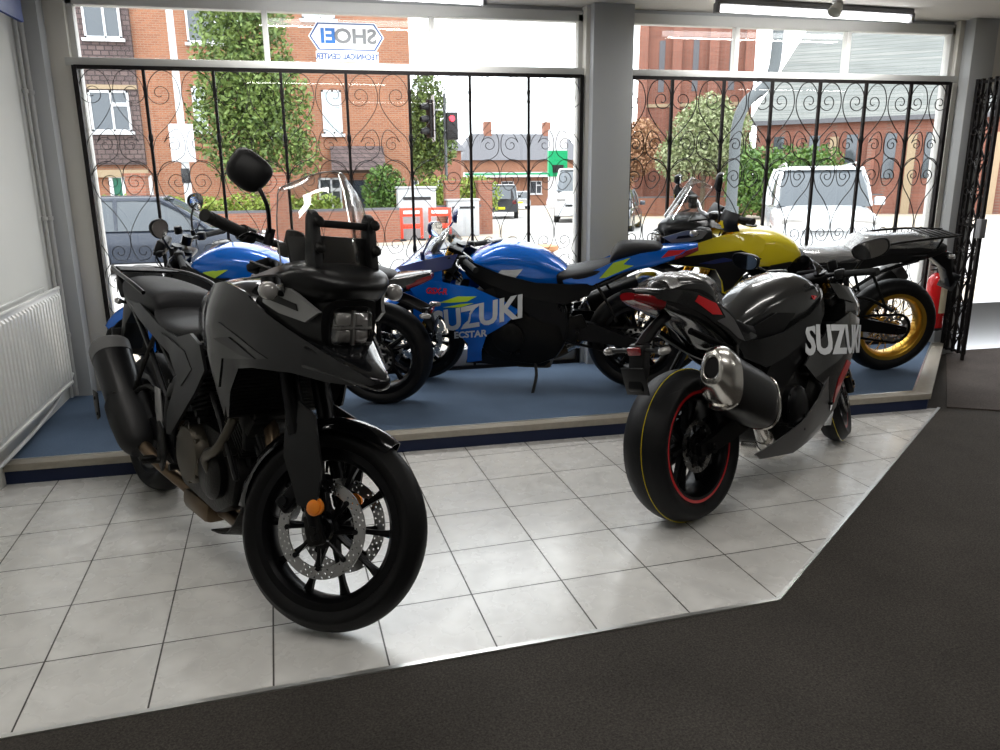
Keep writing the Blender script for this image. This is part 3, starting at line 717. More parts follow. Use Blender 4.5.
# garden wall with piers and hedge along the far pavement
def wall_run(pts, h, th, name, label, piers, ph):
    x0, y0 = pts[0]; root = empty(name, (x0, y0, gz(y0))); tag(root, label, 'wall')
    for (ax, ay), (bx, by) in zip(pts[:-1], pts[1:]):
        d = Vector((bx - ax, by - ay, 0)); n = Vector((-d.y, d.x, 0)).normalized() * th / 2
        za, zb = gz(ay) - gz(y0), gz(by) - gz(y0); A = Vector((ax - x0, ay - y0, 0)); B = Vector((bx - x0, by - y0, 0))
        f = MB(); v = []
        for (q, zz) in ((A, za), (B, zb)):
            for s in (-1, 1):
                for hh in (-.2, h): v.append((q.x + n.x * s, q.y + n.y * s, zz + hh))
        f.add(v, [(0, 1, 3, 2), (4, 6, 7, 5), (0, 4, 5, 1), (2, 3, 7, 6), (1, 5, 7, 3), (0, 2, 6, 4)]); o = link('wall_panel', f, MATS['wall_brick'], root)
        c = MB(); c.add([(p[0], p[1], p[2] + (.07 if i % 2 else .0) if i % 2 else p[2] + h + .2) for i, p in enumerate(v)], [(0, 1, 3, 2), (4, 6, 7, 5), (0, 4, 5, 1), (2, 3, 7, 6), (1, 5, 7, 3), (0, 2, 6, 4)]); link('coping', c, MATS['dark_slate'], o)
    for (px_, py_) in piers:
        f = MB(); f.bb(px_ - x0 - .24, px_ - x0 + .24, py_ - y0 - .24, py_ - y0 + .24, gz(py_) - gz(y0) - .2, gz(py_) - gz(y0) + ph); f.bb(px_ - x0 - .28, px_ - x0 + .28, py_ - y0 - .28, py_ - y0 + .28, gz(py_) - gz(y0) + ph, gz(py_) - gz(y0) + ph + .08); link('pier', f, MATS['wall_brick'], root)
wall_run([(-9, 18.0), (.3, 18.8), (3.7, 19.65)], .95, .25, 'garden_wall', 'low orange brick garden wall in front of the flats', [(-3.2, 18.5), (.35, 18.8)], 1.95)
wall_run([(4.2, 21.2), (6.95, 22.9)], .95, .25, 'garden_wall', 'brick garden wall with tall piers behind the grey street cabinets', [(5.7, 22.15), (6.95, 22.9)], 1.75)
wall_run([(15.5, 38), (22, 36.5), (36, 32.0)], 1.0, .3, 'churchyard_wall', 'low red brick wall in front of the church', [(16.0, 37.9)], 1.3)

def hedge(x0, x1, y, h0, h1, m, label, n=5000, d=.6, seed=2, leaf=.07):
    rng = random.Random(seed); root = empty('hedge', ((x0 + x1) / 2, y, gz(y))); tag(root, label, 'hedge')
    k = max(1, int((x1 - x0) / 1.0)); bl = []
    for i in range(k):
        cx = x0 + (x1 - x0) * (i + .5) / k - (x0 + x1) / 2; bl.append(((cx, 0, (h0 + h1) / 2), ((x1 - x0) / k * .75, d, (h1 - h0) / 2 * rng.uniform(.9, 1.1))))
    f = MB(); 
    for b in bl: f.tube([(b[0][0], 0, -.05), (b[0][0] + .1, 0, b[0][2])], [.05, .02], 6, 1)
    link('stem', f, MATS['bark'], root); fastlink('foliage', leaves_mb(rng, bl, n, leaf), MATS[m], root)
hedge(3.0, 4.0, 22.2, .5, 2.3, 'leaf_hedge', 'tall green hedge behind the garden wall, left of the traffic lights', 3000)
hedge(-5.2, 1.9, 20.2, .4, 1.5, 'leaf_lime', 'low clipped hedge behind the garden wall in front of the flats', 7000)
hedge(4.9, 7.6, 24.4, .6, 2.0, 'leaf_lime', 'yellow green hedge between the brick piers behind the cabinets', 3500)
hedge(20.6, 25.8, 30.5, .1, 3.4, 'leaf_hedge', 'big rounded green bush in front of the church wall', 9000, 1.6, 5, .12)

tree('street_tree', -.55, 21.5, 7.5, .14, [((0, 0, 5.2), (1.5, 1.3, 2.3)), ((.7, 0, 4.0), (1.3, 1.2, 1.6)), ((-.6, 0, 3.6), (1.2, 1.0, 1.5)), ((.2, 0, 7.2), (1.5, 1.2, 1.6)), ((1.2, .2, 2.7), (1.0, .9, .8)), ((-.2, 0, 2.4), (1.1, .9, .8))], 18000, .08, 'leaf_green', 'leafy green street tree in front of the brick flats', seed=3)
tree('street_tree', 6.9, 37.0, 8, .12, [((0, 0, 5.6), (1.0, 1.0, 1.9)), ((.4, 0, 3.8), (1.1, 1.0, 1.3)), ((-.5, 0, 3.0), (.9, .9, 1.0)), ((-.4, 0, 4.6), (.9, .9, 1.3))], 9000, .10, 'leaf_green', 'slender green tree behind the traffic lights beside the flats', seed=4)
tree('blossoming_tree', 21.0, 34.6, 6.2, .16, [((0, 0, 4.0), (2.1, 1.6, 1.9)), ((1.3, 0, 3.1), (1.5, 1.3, 1.3)), ((-1.3, 0, 3.0), (1.4, 1.2, 1.2)), ((.2, 0, 5.3), (1.2, 1.1, 1.0)), ((1.6, 0, 4.6), (1.0, 1, 1.0))], 14000, .10, 'leaf_pale', 'pale green blossoming tree in front of the church tower', seed=6)
tree('russet_tree', 19.8, 42.0, 6.0, .16, [((0, 0, 3.6), (1.9, 1.5, 1.5)), ((-.9, 0, 2.4), (1.4, 1.2, 1.0)), ((.8, 0, 4.6), (1.1, 1.1, 1.1))], 7000, .12, 'leaf_autumn', 'russet brown tree left of the church tower', seed=7)

def church():
    root = empty('church', (22.0, 40.0, gz(40))); tag(root, 'red brick church tower and long nave with grey slate roof behind the right window', 'church'); ox, oy, oz = 22.0, 40.0, gz(40)
    def P(mb, nm, m, par=None): mb.xf(lambda x, y, z: (x - ox, y - oy, z - oz)); return link(nm, mb, MATS[m], par or root)
    # tower
    A = Vector((21.2, 44.4)); B = Vector((27.4, 41.6)); d = (B - A).normalized(); n = Vector((-d.y, d.x)); top = 17
    def quad(a, b, dep): return [tuple(a), tuple(b), tuple(b + n * dep), tuple(a + n * dep)]
    f = MB(); f.prism(quad(A, B, 6), oz - .3, top, 0, 'z'); tw = P(f, 'tower', 'church_brick')
    for t in (.0, .30, .62, .93):
        a = A + (B - A) * t; f = MB(); f.prism(quad(a - n * .5, a + d * .55 - n * .5, .55), oz - .3, 11.5, 0, 'z'); f.prism(quad(a - n * .25, a + d * .45 - n * .25, .3), 11.5, top, 0, 'z'); P(f, 'buttress', 'church_brick', tw)
    for t in (.18, .48, .80):
        a = A + (B - A) * t; f = MB(); f.prism(quad(a - n * .04, a + d * .35 - n * .04, .1), 6.5, 9.5, 0, 'z'); P(f, 'tower_window', 'dark_slate', tw)
    for z in (5.6, 10.6):
        f = MB(); f.prism(quad(A - n * .08, B - n * .08, .1), z, z + .2, 0, 'z'); P(f, 'string_course', 'stone_trim', tw)
    # nave
    A = Vector((25.9, 38.0)); B = Vector((41.0, 24.6)); d = (B - A).normalized(); n = Vector((-d.y, d.x)); eave = 4.35; L = (B - A).length
    if n.y < 0: n = -n
    f = MB(); f.prism(quad(A, B, 10), oz - .3, eave, 0, 'z'); nv = P(f, 'nave_wall', 'church_brick')
    f = MB(); r0 = 9.8
    p = [A - n * .4 - d * .4, B - n * .4, B + n * 5, A + n * 5 + d * 1.5, B + n * 10.4, A + n * 10.4 - d * .4]
    zz = [eave, eave, r0, r0, eave, eave]; f.add([(q.x, q.y, z) for q, z in zip(p, zz)], [(0, 1, 2, 3), (3, 2, 4, 5), (0, 3, 5)]); P(f, 'roof', 'roof_slate')
    f = MB(); q0, q1 = A - n * .45 - d * .3, B - n * .45; f.prism([tuple(q0), tuple(q1), tuple(q1 + n * .12), tuple(q0 + n * .12)], eave - .22, eave + .02, 0, 'z'); P(f, 'gutter', 'dark_slate', nv)
    k = 0
    while 1.0 + k * 1.9 < L - 1:
        a = A + d * (1.0 + k * 1.9); f = MB(); f.prism([tuple(a - n * .06), tuple(a + d * .55 - n * .06), tuple(a + d * .55 + n * .1), tuple(a + n * .1)], 1.2, 3.5, 0, 'z'); P(f, 'nave_window', 'house_glass', nv)
        f = MB(); a2 = a + d * 1.1; f.prism([tuple(a2 - n * .35), tuple(a2 + d * .4 - n * .35), tuple(a2 + d * .4), tuple(a2)], oz, 3.4, 0, 'z'); P(f, 'buttress', 'stone_trim' if k % 2 else 'church_brick', nv); k += 1
church()

# distant houses and filling station down the side road
def far_house(x, y, w, h, rh, m, roof, label, chim=2, band=True):
    z0 = gz(y); root = empty('house', (x, y, z0)); tag(root, label, 'house', )
    f = MB(); f.bb(-w / 2, w / 2, 0, 8, -.4, h); link('wall', f, MATS[m], root)
    f = MB(); f.add([(-w / 2 - .4, -.4, h), (w / 2 + .4, -.4, h), (w / 2 + .4, 8.4, h), (-w / 2 - .4, 8.4, h), (-w / 2 + 1.4, 4, h + rh), (w / 2 - 1.4, 4, h + rh)], [(0, 1, 5, 4), (1, 2, 5), (2, 3, 4, 5), (3, 0, 4), (0, 3, 2, 1)]); link('roof', f, MATS[roof], root)
    for i in range(chim): f = MB(); cx = -w / 4 + i * w / 2; f.bb(cx - .4, cx + .4, 3.6, 4.4, h + rh * .6, h + rh + 1.2); link('chimney', f, MATS['wall_brick'], root)
    if band: f = MB(); f.bb(-w / 2 - .1, w / 2 + .1, -.9, 0, 2.9, 3.4); link('shop_canopy', f, MATS['upvc_white'], root); g_ = MB(); g_.bb(-w / 2 - .1, w / 2 + .1, -.95, -.9, 3.15, 3.3); link('canopy_stripe', g_, MATS['sign_green'], root)
    for i in range(int(w / 3)):
        house_window(root, -w / 2 + 1.5 + i * 3, 4.1 if h > 5.5 else 1.2, 1.3, 1.3, y=-.03)
        house_window(root, -w / 2 + 1.5 + i * 3, 1.0, 1.4, 1.5, y=-.03) if h > 5.5 else None
far_house(22.0, 76, 13, 4.6, 2.8, 'orange_brick', 'dark_slate', 'orange brick shop with grey roof far down the side road')
far_house(36.5, 86, 9, 4.4, 2.2, 'wall_brick', 'roof_slate', 'brick house with pale roof beside the far shop, right of the green sign', 1)
far_house(9.0, 66, 9, 5.0, 3.0, 'wall_brick', 'dark_slate', 'dark roofed brick house half hidden behind the traffic lights', 1, False)
tree('distant_tree', 17.0, 95, 4, .2, [((0, 0, 3.2), (3, 2, 1.8)), ((-3.2, 0, 2.8), (2, 2, 1.4))], 1500, .3, 'leaf_hedge', 'small dark tree far away at the end of the side road', seed=9)
tree('distant_tree', 33.0, 66, 7, .2, [((0, 0, 5.2), (1.8, 2, 3.0))], 1500, .25, 'leaf_green', 'green tree beside the middle column beyond the filling station', seed=10)

def sign_pylon():
    y = 58.0; x = 20.0; root = empty('filling_station_sign', (x, y, gz(y))); tag(root, 'tall white filling station sign with a green panel far down the road', 'sign')
    f = MB(); f.bb(-.75, .75, -.15, .15, 0, 6.2, .05); link('pylon', f, MATS['upvc_white'], root)
    f = MB(); f.bb(-.78, .78, -.2, .2, 2.6, 4.6); link('green_panel', f, MATS['sign_green'], root)
    f = MB(); f.bb(-.45, .45, -.24, -.2, 2.9, 3.5); link('price_board', f, MATS['signal_black'], root)
sign_pylon()

# traffic lights
def signals():
    x, y = 7.118 - .25, 31.0; root = empty('traffic_light', (x, y, gz(y))); tag(root, 'traffic light pole with black hooded signal head and red pedestrian signal', 'traffic light')
    f = MB(); f.cyl((0, 0, 0), (0, 0, 5.6), .075, .06, n=12); f.cyl((0, 0, 5.4), (0, 0, 5.9), .02, n=8); link('pole', f, MATS['steel_pole'], root)
    f = MB(); f.box((-.62, -.1, 4.55), (.30, .34, 1.55), (0, 0, .5), .04); h = link('signal_head', f, MATS['signal_black'], root)
    for i in range(3):
        g_ = MB(); g_.lathe([(.14, 0), (.15, .02), (.11, .34), (.10, .34), (.12, .03)], (-.76, -.16, 4.05 + .5 * i), (-1, -.35, -.12), 16); link('hood', g_, MATS['signal_black'], h)
    f = MB(); f.bb(-.54, -.50, -.45, .28, 3.6, 5.5); f.bb(-.6, 0, -.03, .03, 4.9, 4.96); link('backing_board', f, MATS['pale_pole'], h)
    f = MB(); f.box((.30, -.1, 4.25), (.50, .28, 1.15), (0, 0, -.1), .04); q = link('pedestrian_signal', f, MATS['signal_black'], root)
    f = MB(); f.lathe([(.0, 0), (.13, 0), (.12, .02), (0, .03)], (.27, -.25, 4.55), (0, -1, 0), 18); link('red_lamp', f, MATS['signal_red'], q)
    f = MB(); f.box((.05, -.1, 1.7), (.22, .14, .36), None, .03); link('push_button_box', f, MATS['sign_yellow'], root)
signals()
def pole(name, x, y, h, r, m, label, cat, parts=()):
    root = empty(name, (x, y, gz(y))); tag(root, label, cat); f = MB(); f.cyl((0, 0, -.1), (0, 0, h), r, r * .7, n=14); f.cyl((0, 0, -.1), (0, 0, 1.1), r * 1.35, n=14); link('pole', f, MATS[m], root)
    for nm, b, mm in parts: f = MB(); f.bb(*b, .01); link(nm, f, MATS[mm], root)
pole('lamp_post', -1.75, 17.2, 9, .10, 'pale_pole', 'tall pale lamp post in front of the flats carrying a small sign plate', 'lamp post', [('sign_plate', (-.28, .28, -.14, -.10, 2.25, 3.15), 'upvc_white'), ('camera_box', (-.1, .1, -.16, -.1, 1.75, 2.1), 'signal_black')])
def bent_column():
    x, y = 14.1, 18.85; root = empty('bent_column', (x, y, gz(y))); tag(root, 'thick grey steel column bending to the right outside the right window', 'street column')
    f = MB(); f.tube([(0, 0, -.1), (0, 0, 2.0), (.02, 0, 3.3), (.28, 0, 4.0), (.85, 0, 4.45), (1.10, 0, 4.9), (1.18, 0, 5.6), (1.2, 0, 7.5)], .17, 16, 6); link('pole', f, MATS['steel_pole'], root)
    f = MB(); f.cyl((0, 0, -.1), (0, 0, .9), .23, n=16); link('base_sleeve', f, MATS['steel_pole'], root)
bent_column()

# cabinets, barriers, bollard
def cabinet(x, y, w, h, d, m, label, cat='street cabinet', vents=True):
    root = empty('street_cabinet', (x, y, gz(y) + .016)); tag(root, label, cat)
    f = MB(); f.bb(-w / 2, w / 2, 0, d, 0, h, .03); link('body', f, MATS[m], root)
    f = MB(); f.bb(-w / 2 - .03, w / 2 + .03, -.03, d + .03, h, h + .06, .01); link('lid', f, MATS[m], root)
    f = MB(); f.bb(-w * .36, w * .36, -.012, 0, h * .78, h * .84); link('vent', f, MATS['signal_black'], root)
    for s in (-1, 1): f = MB(); f.bb(s * w * .24 - w * .21, s * w * .24 + w * .21, -.01, 0, .08, h * .74, .004); link('door', f, MATS[m], root)
cabinet(4.35, 20.4, 1.18, 1.55, .6, 'cabinet_grey', 'tall pale grey street cabinet with red barriers in front'); cabinet(6.0, 21.6, 1.05, 1.15, .55, 'cabinet_grey', 'lower pale grey street cabinet in front of the brick piers')
def barrier(x, y, rz, label):
    root = empty('road_barrier', (x, y, gz(y) + .016), (0, 0, rz)); tag(root, label, 'road barrier')
    f = MB(); f.bb(-.35, .35, -.02, .02, .72, .98, .01); f.bb(-.35, .35, -.02, .02, .36, .50, .01); f.bb(-.35, -.27, -.025, .025, .05, .98, .01); f.bb(.27, .35, -.025, .025, .05, .98, .01)
    link('board', f, MATS['barrier_red'], root); f = MB(); f.bb(-.38, -.22, -.22, .22, 0, .06, .01); link('foot', f, MATS['rubber'], root); f = MB(); f.bb(.22, .38, -.22, .22, 0, .06, .01); link('foot', f, MATS['rubber'], root)
    f = MB(); f.bb(-.25, .25, -.024, -.02, .80, .90); link('reflective_strip', f, MATS['upvc_white'], root)
barrier(4.12, 20.05, .1, 'red plastic road barrier in front of the taller cabinet, left one'); barrier(4.98, 19.98, -.2, 'red plastic road barrier in front of the taller cabinet, right one')
def bollard():
    x, y = 4.2, 5.3; root = empty('bollard', (x, y, gz(y) + .04)); tag(root, 'dark bollard with a flat terracotta top on the pavement outside', 'bollard')
    f = MB(); f.lathe([(.0, 0), (.11, 0), (.11, .66), (.0, .66)], (0, 0, 0), (0, 0, 1), 24); link('post', f, MATS['signal_black'], root)
    f = MB(); f.lathe([(.09, .66), (.165, .70), (.165, .745), (.10, .76), (0, .76)], (0, 0, 0), (0, 0, 1), 24); link('cap', f, MATS['terracotta'], root)
    for z in (.30, .52): f = MB(); f.lathe([(.112, z), (.114, z + .01), (.114, z + .07), (.112, z + .08)], (0, 0, 0), (0, 0, 1), 24, cap=False); link('band', f, MATS['plate_grey'], root)
bollard()

# vehicles: nose toward +x
def car(name, loc, rz, L, W_, H, paint, glass, label, cat='car', kind='hatch', plate='upvc_white'):
    root = empty(name, (loc[0], loc[1], gz(loc[1]) + (.03 if name == 'x' else 0)), (0, 0, rz)); tag(root, label, cat)
    w = W_ / 2; wr = .33 if H < 1.6 else .38; h = H
    def sec(x, zt, zb, ww, k=.86): return [(x, 0, zt), (x, ww * .7, zt - .01), (x, ww * k, zt - .06), (x, ww, zt - .28 * (zt - zb)), (x, ww, zb + .15), (x, ww * .9, zb), (x, 0, zb)]
    bl = h * .60
    if kind == 'hatch': st = [(-L / 2, bl * .8, .32, w * .86), (-L / 2 + .12, bl * 1.02, .24, w * .96), (-L * .3, bl * 1.06, .22, w), (L * .1, bl * 1.04, .22, w), (L * .26, bl * 1.0, .22, w), (L * .42, bl * .88, .22, w * .97), (L / 2 - .06, bl * .72, .26, w * .88), (L / 2, bl * .55, .30, w * .8)]
    elif kind == 'suv': st = [(-L / 2, bl * .9, .40, w * .92), (-L / 2 + .1, bl * 1.05, .32, w), (-L * .2, bl * 1.05, .30, w), (L * .15, bl * 1.03, .30, w), (L * .25, bl * .98, .30, w), (L * .44, bl * .92, .30, w * .97), (L / 2 - .05, bl * .80, .34, w * .92), (L / 2, bl * .62, .40, w * .86)]
    elif kind == 'pickup': st = [(-L / 2, bl, .45, w * .97), (-L / 2 + .05, bl * 1.0, .42, w), (-L * .1, bl * 1.0, .40, w), (L * .2, bl * 1.0, .38, w), (L * .42, bl * .92, .38, w * .97), (L / 2, bl * .7, .42, w * .88)]
    else: st = [(-L / 2, bl * 1.1, .40, w * .95), (-L / 2 + .05, bl * 1.2, .34, w), (L * .1, bl * 1.15, .32, w), (L * .3, bl * 1.05, .32, w), (L * .44, bl * .88, .32, w * .97), (L / 2, bl * .6, .38, w * .88)]
    f = MB(); f.loft([sec(*s) for s in st], 4, 3); link('body', f, MATS[paint], root, 40)
    c = {'hatch': (-L * .46, -L * .36, L * .06, L * .25), 'suv': (-L * .47, -L * .42, L * .10, L * .25), 'pickup': (-L * .10, -L * .06, L * .12, L * .24), 'van': (-L * .49, -L * .48, L * .22, L * .38)}[kind]
    def cab(x, z, ww): return [(x, 0, z), (x, ww * .8, z - .01), (x, ww, z - .06), (x, ww + .02, z - .10)]
    b0 = bl * 1.02
    def ring(x0, x1, z, ww): return [(x1, 0, z), (x1 - .02, ww * .6, z), (x1 - .10, ww, z), (x0 + .08, ww, z), (x0, ww * .6, z), (x0, 0, z)]
    f = MB(); f.loft([ring(c[0], c[3], b0 - .06, w * .93), ring(c[0] * .5 + c[1] * .5, c[2] * .5 + c[3] * .5, (b0 + h) / 2, w * .86), ring(c[1], c[2], h - .07, w * .77)], 3, 4); link('window', f, MATS[glass], root, 50)
    f = MB(); f.loft([ring(c[1] - .05, c[2] + .08, h - .08, w * .79), ring(c[1] - .02, c[2] + .02, h - .02, w * .75), ring(c[1] + .15, c[2] - .15, h, w * .60)], 2, 4); rf = link('roof', f, MATS[paint], root, 50)
    f = MB()
    for s in (-1, 1):
        f.tube([(c[3], s * w * .90, b0 - .04), ((c[3] + c[2]) / 2, s * w * .86, (b0 + h) / 2), (c[2], s * w * .78, h - .05)], .045, 6, 4)
        m_ = (c[0] + c[3]) * .5; f.tube([(m_, s * w * .94, b0 - .05), (m_, s * w * .88, (b0 + h) / 2), (m_, s * w * .79, h - .05)], .045, 6, 4)
        f.tube([(c[0] + .05, s * w * .90, b0 - .05), ((c[0] + c[1]) / 2 + .03, s * w * .86, (b0 + h) / 2), (c[1], s * w * .77, h - .06)], .07, 6, 4)
        if kind == 'suv': f.tube([(c[1] + .1, s * w * .72, h + .02), (0, s * w * .72, h + .06), (c[2] - .1, s * w * .72, h + .02)], .022, 6, 4)
    link('pillar', f, MATS[paint], root, 40)
    for s in (-1, 1):
        f = MB(); f.box((c[3] - .18, s * (w + .09), b0 + .04), (.12, .2, .16), None, .03); link('wing_mirror', f, MATS[paint], root)
        for xx in (-L * .30, L * .31):
            f = MB(); f.lathe([(.10, -.11), (wr - .05, -.115), (wr, -.09), (wr, .09), (wr - .05, .115), (.10, .11)], (xx, s * (w - .10), wr), (0, 1, 0), 28, closed=True); t_ = link('tyre', f, MATS['rubber'], root)
            f = MB(); f.lathe([(0, s * .09), (.06, s * .11), (wr * .66, s * .10), (wr * .68, s * .06)], (xx, s * (w - .10), wr), (0, 1, 0), 20, cap=False); link('hubcap', f, MATS['car_silver'], t_)
        f = MB(); f.box((L / 2 - .10, s * w * .66, bl * .74), (.16, w * .42, .13), (0, .2, 0), .03); link('headlight', f, MATS['clear_lens'], root)
        f = MB(); f.box((-L / 2 + .03, s * w * .80, bl * .85), (.08, w * .20, .22), None, .02); link('tail_light', f, MATS['red_lens'], root)
    f = MB(); f.box((L / 2 + .005, 0, .45), (.03, .52, .12), None, .005); link('number_plate', f, MATS['upvc_white'], root)
    f = MB(); f.box((-L / 2 - .005, 0, .62), (.03, .52, .12), None, .005); link('number_plate', f, MATS['sign_yellow'], root)
    f = MB(); f.box((L / 2 - .03, 0, bl * .55), (.06, w * 1.0, .16), None, .02); link('front_grille', f, MATS['signal_black'], root)
    return root
car('parked_car', (-1.75, 12.55, 0), R(2), 4.4, 1.78, 1.45, 'car_navy', 'car_glass_pale', 'dark blue hatchback parked across the road behind the left window')
car('parked_suv', (11.9, 11.2, 0), R(-118), 4.5, 1.95, 1.88, 'car_white', 'car_glass_pale', 'white off-road car with roof rails behind the right window', kind='suv')
car('pickup_truck', (11.4, 40.2, 0), R(76), 5.2, 1.9, 1.85, 'car_black', 'car_glass', 'dark pickup truck seen from behind on the side road', kind='pickup')
car('far_car', (22.6, 62, 0), R(10), 4.3, 1.8, 1.45, 'car_white', 'car_glass', 'small white car crossing far down the side road')
car('far_car', (17.2, 60, 0), R(80), 4.3, 1.8, 1.5, 'car_silver', 'car_glass', 'silver car ahead of the pickup on the side road', kind='suv')
car('white_van', (13.6, 33.2, 0), R(-108), 5.4, 2.0, 2.5, 'car_white', 'car_glass', 'white van beside the middle column, mostly hidden', kind='van', cat='van')
car('dark_car', (12.1, 24.0, 0), R(62), 4.3, 1.8, 1.5, 'car_black', 'car_glass', 'dark car with red tail lights partly hidden behind the middle column')
# ================================================================ MOTORCYCLES
def tyre_mat(name, n, knobbly=0.):
    m = mat(name, (.005, .005, .0055), .5, spec=.22)
    t = m.node_tree; b = t.nodes['Principled BSDF']; c = t.nodes.new('ShaderNodeTexCoord')
    sp = t.nodes.new('ShaderNodeSeparateXYZ'); t.links.new(c.outputs['Object'], sp.inputs[0])
    def M(op, a, b_=None):
        q = t.nodes.new('ShaderNodeMath'); q.operation = op
        for i, k in enumerate((a, b_)):
            if k is None: continue
            if isinstance(k, (int, float)): q.inputs[i].default_value = k
            else: t.links.new(k, q.inputs[i])
        return q.outputs[0]
    ang = M('ARCTAN2', sp.outputs['Z'], sp.outputs['X']); ay = M('ABSOLUTE', sp.outputs['Y'])
    ph = M('ADD', M('MULTIPLY', ang, n), M('MULTIPLY', ay, 55))
    g = M('GREATER_THAN', M('ABSOLUTE', M('SINE', ph)), .16 + knobbly)
    bp = t.nodes.new('ShaderNodeBump'); bp.inputs['Strength'].default_value = .55; bp.inputs['Distance'].default_value = .006
    t.links.new(g, bp.inputs['Height']); t.links.new(bp.outputs['Normal'], b.inputs['Normal'])
tyre_mat('road_tyre', 14); tyre_mat('sport_tyre', 7); tyre_mat('trail_tyre', 22, .15)

def disc_mb(r0, r1, y, th, rows=3, cells=36, hole=.3):
    mb = MB(); dr = (r1 - r0) / rows; da = 2 * PI / cells
    for q in range(rows):
        for c in range(cells):
            a0 = (c + .5 * (q % 2)) * da; a1 = a0 + da; ra = r0 + q * dr; rb = ra + dr; am = (a0 + a1) / 2; rm = (ra + rb) / 2
            h = min(dr, da * rm) * hole; drill = (c % 6 != 0)
            bd = [(ra, a0), (ra, am), (ra, a1), (rm, a1), (rb, a1), (rb, am), (rb, a0), (rm, a0)]
            o8 = [(r * math.cos(a), r * math.sin(a)) for r, a in bd]
            cx, cz = rm * math.cos(am), rm * math.sin(am)
            if not drill:
                for yy in (y - th / 2, y + th / 2): mb.add([(p[0], yy, p[1]) for p in o8], [tuple(range(8))])
                continue
            i8 = []
            for k in range(8):
                d = Vector((o8[k][0] - cx, o8[k][1] - cz)).normalized(); i8.append((cx + d.x * h, cz + d.y * h))
            for yy in (y - th / 2, y + th / 2):
                mb.add([(p[0], yy, p[1]) for p in o8 + i8], [(k, (k + 1) % 8, 8 + (k + 1) % 8, 8 + k) for k in range(8)])
            mb.add([(p[0], y - th / 2, p[1]) for p in i8] + [(p[0], y + th / 2, p[1]) for p in i8], [(k, (k + 1) % 8, 8 + (k + 1) % 8, 8 + k) for k in range(8)])
    for r in (r0, r1): mb.lathe([(r, y - th / 2), (r, y + th / 2)], (0, 0, 0), (0, 1, 0), cells * 2, cap=False)
    return mb

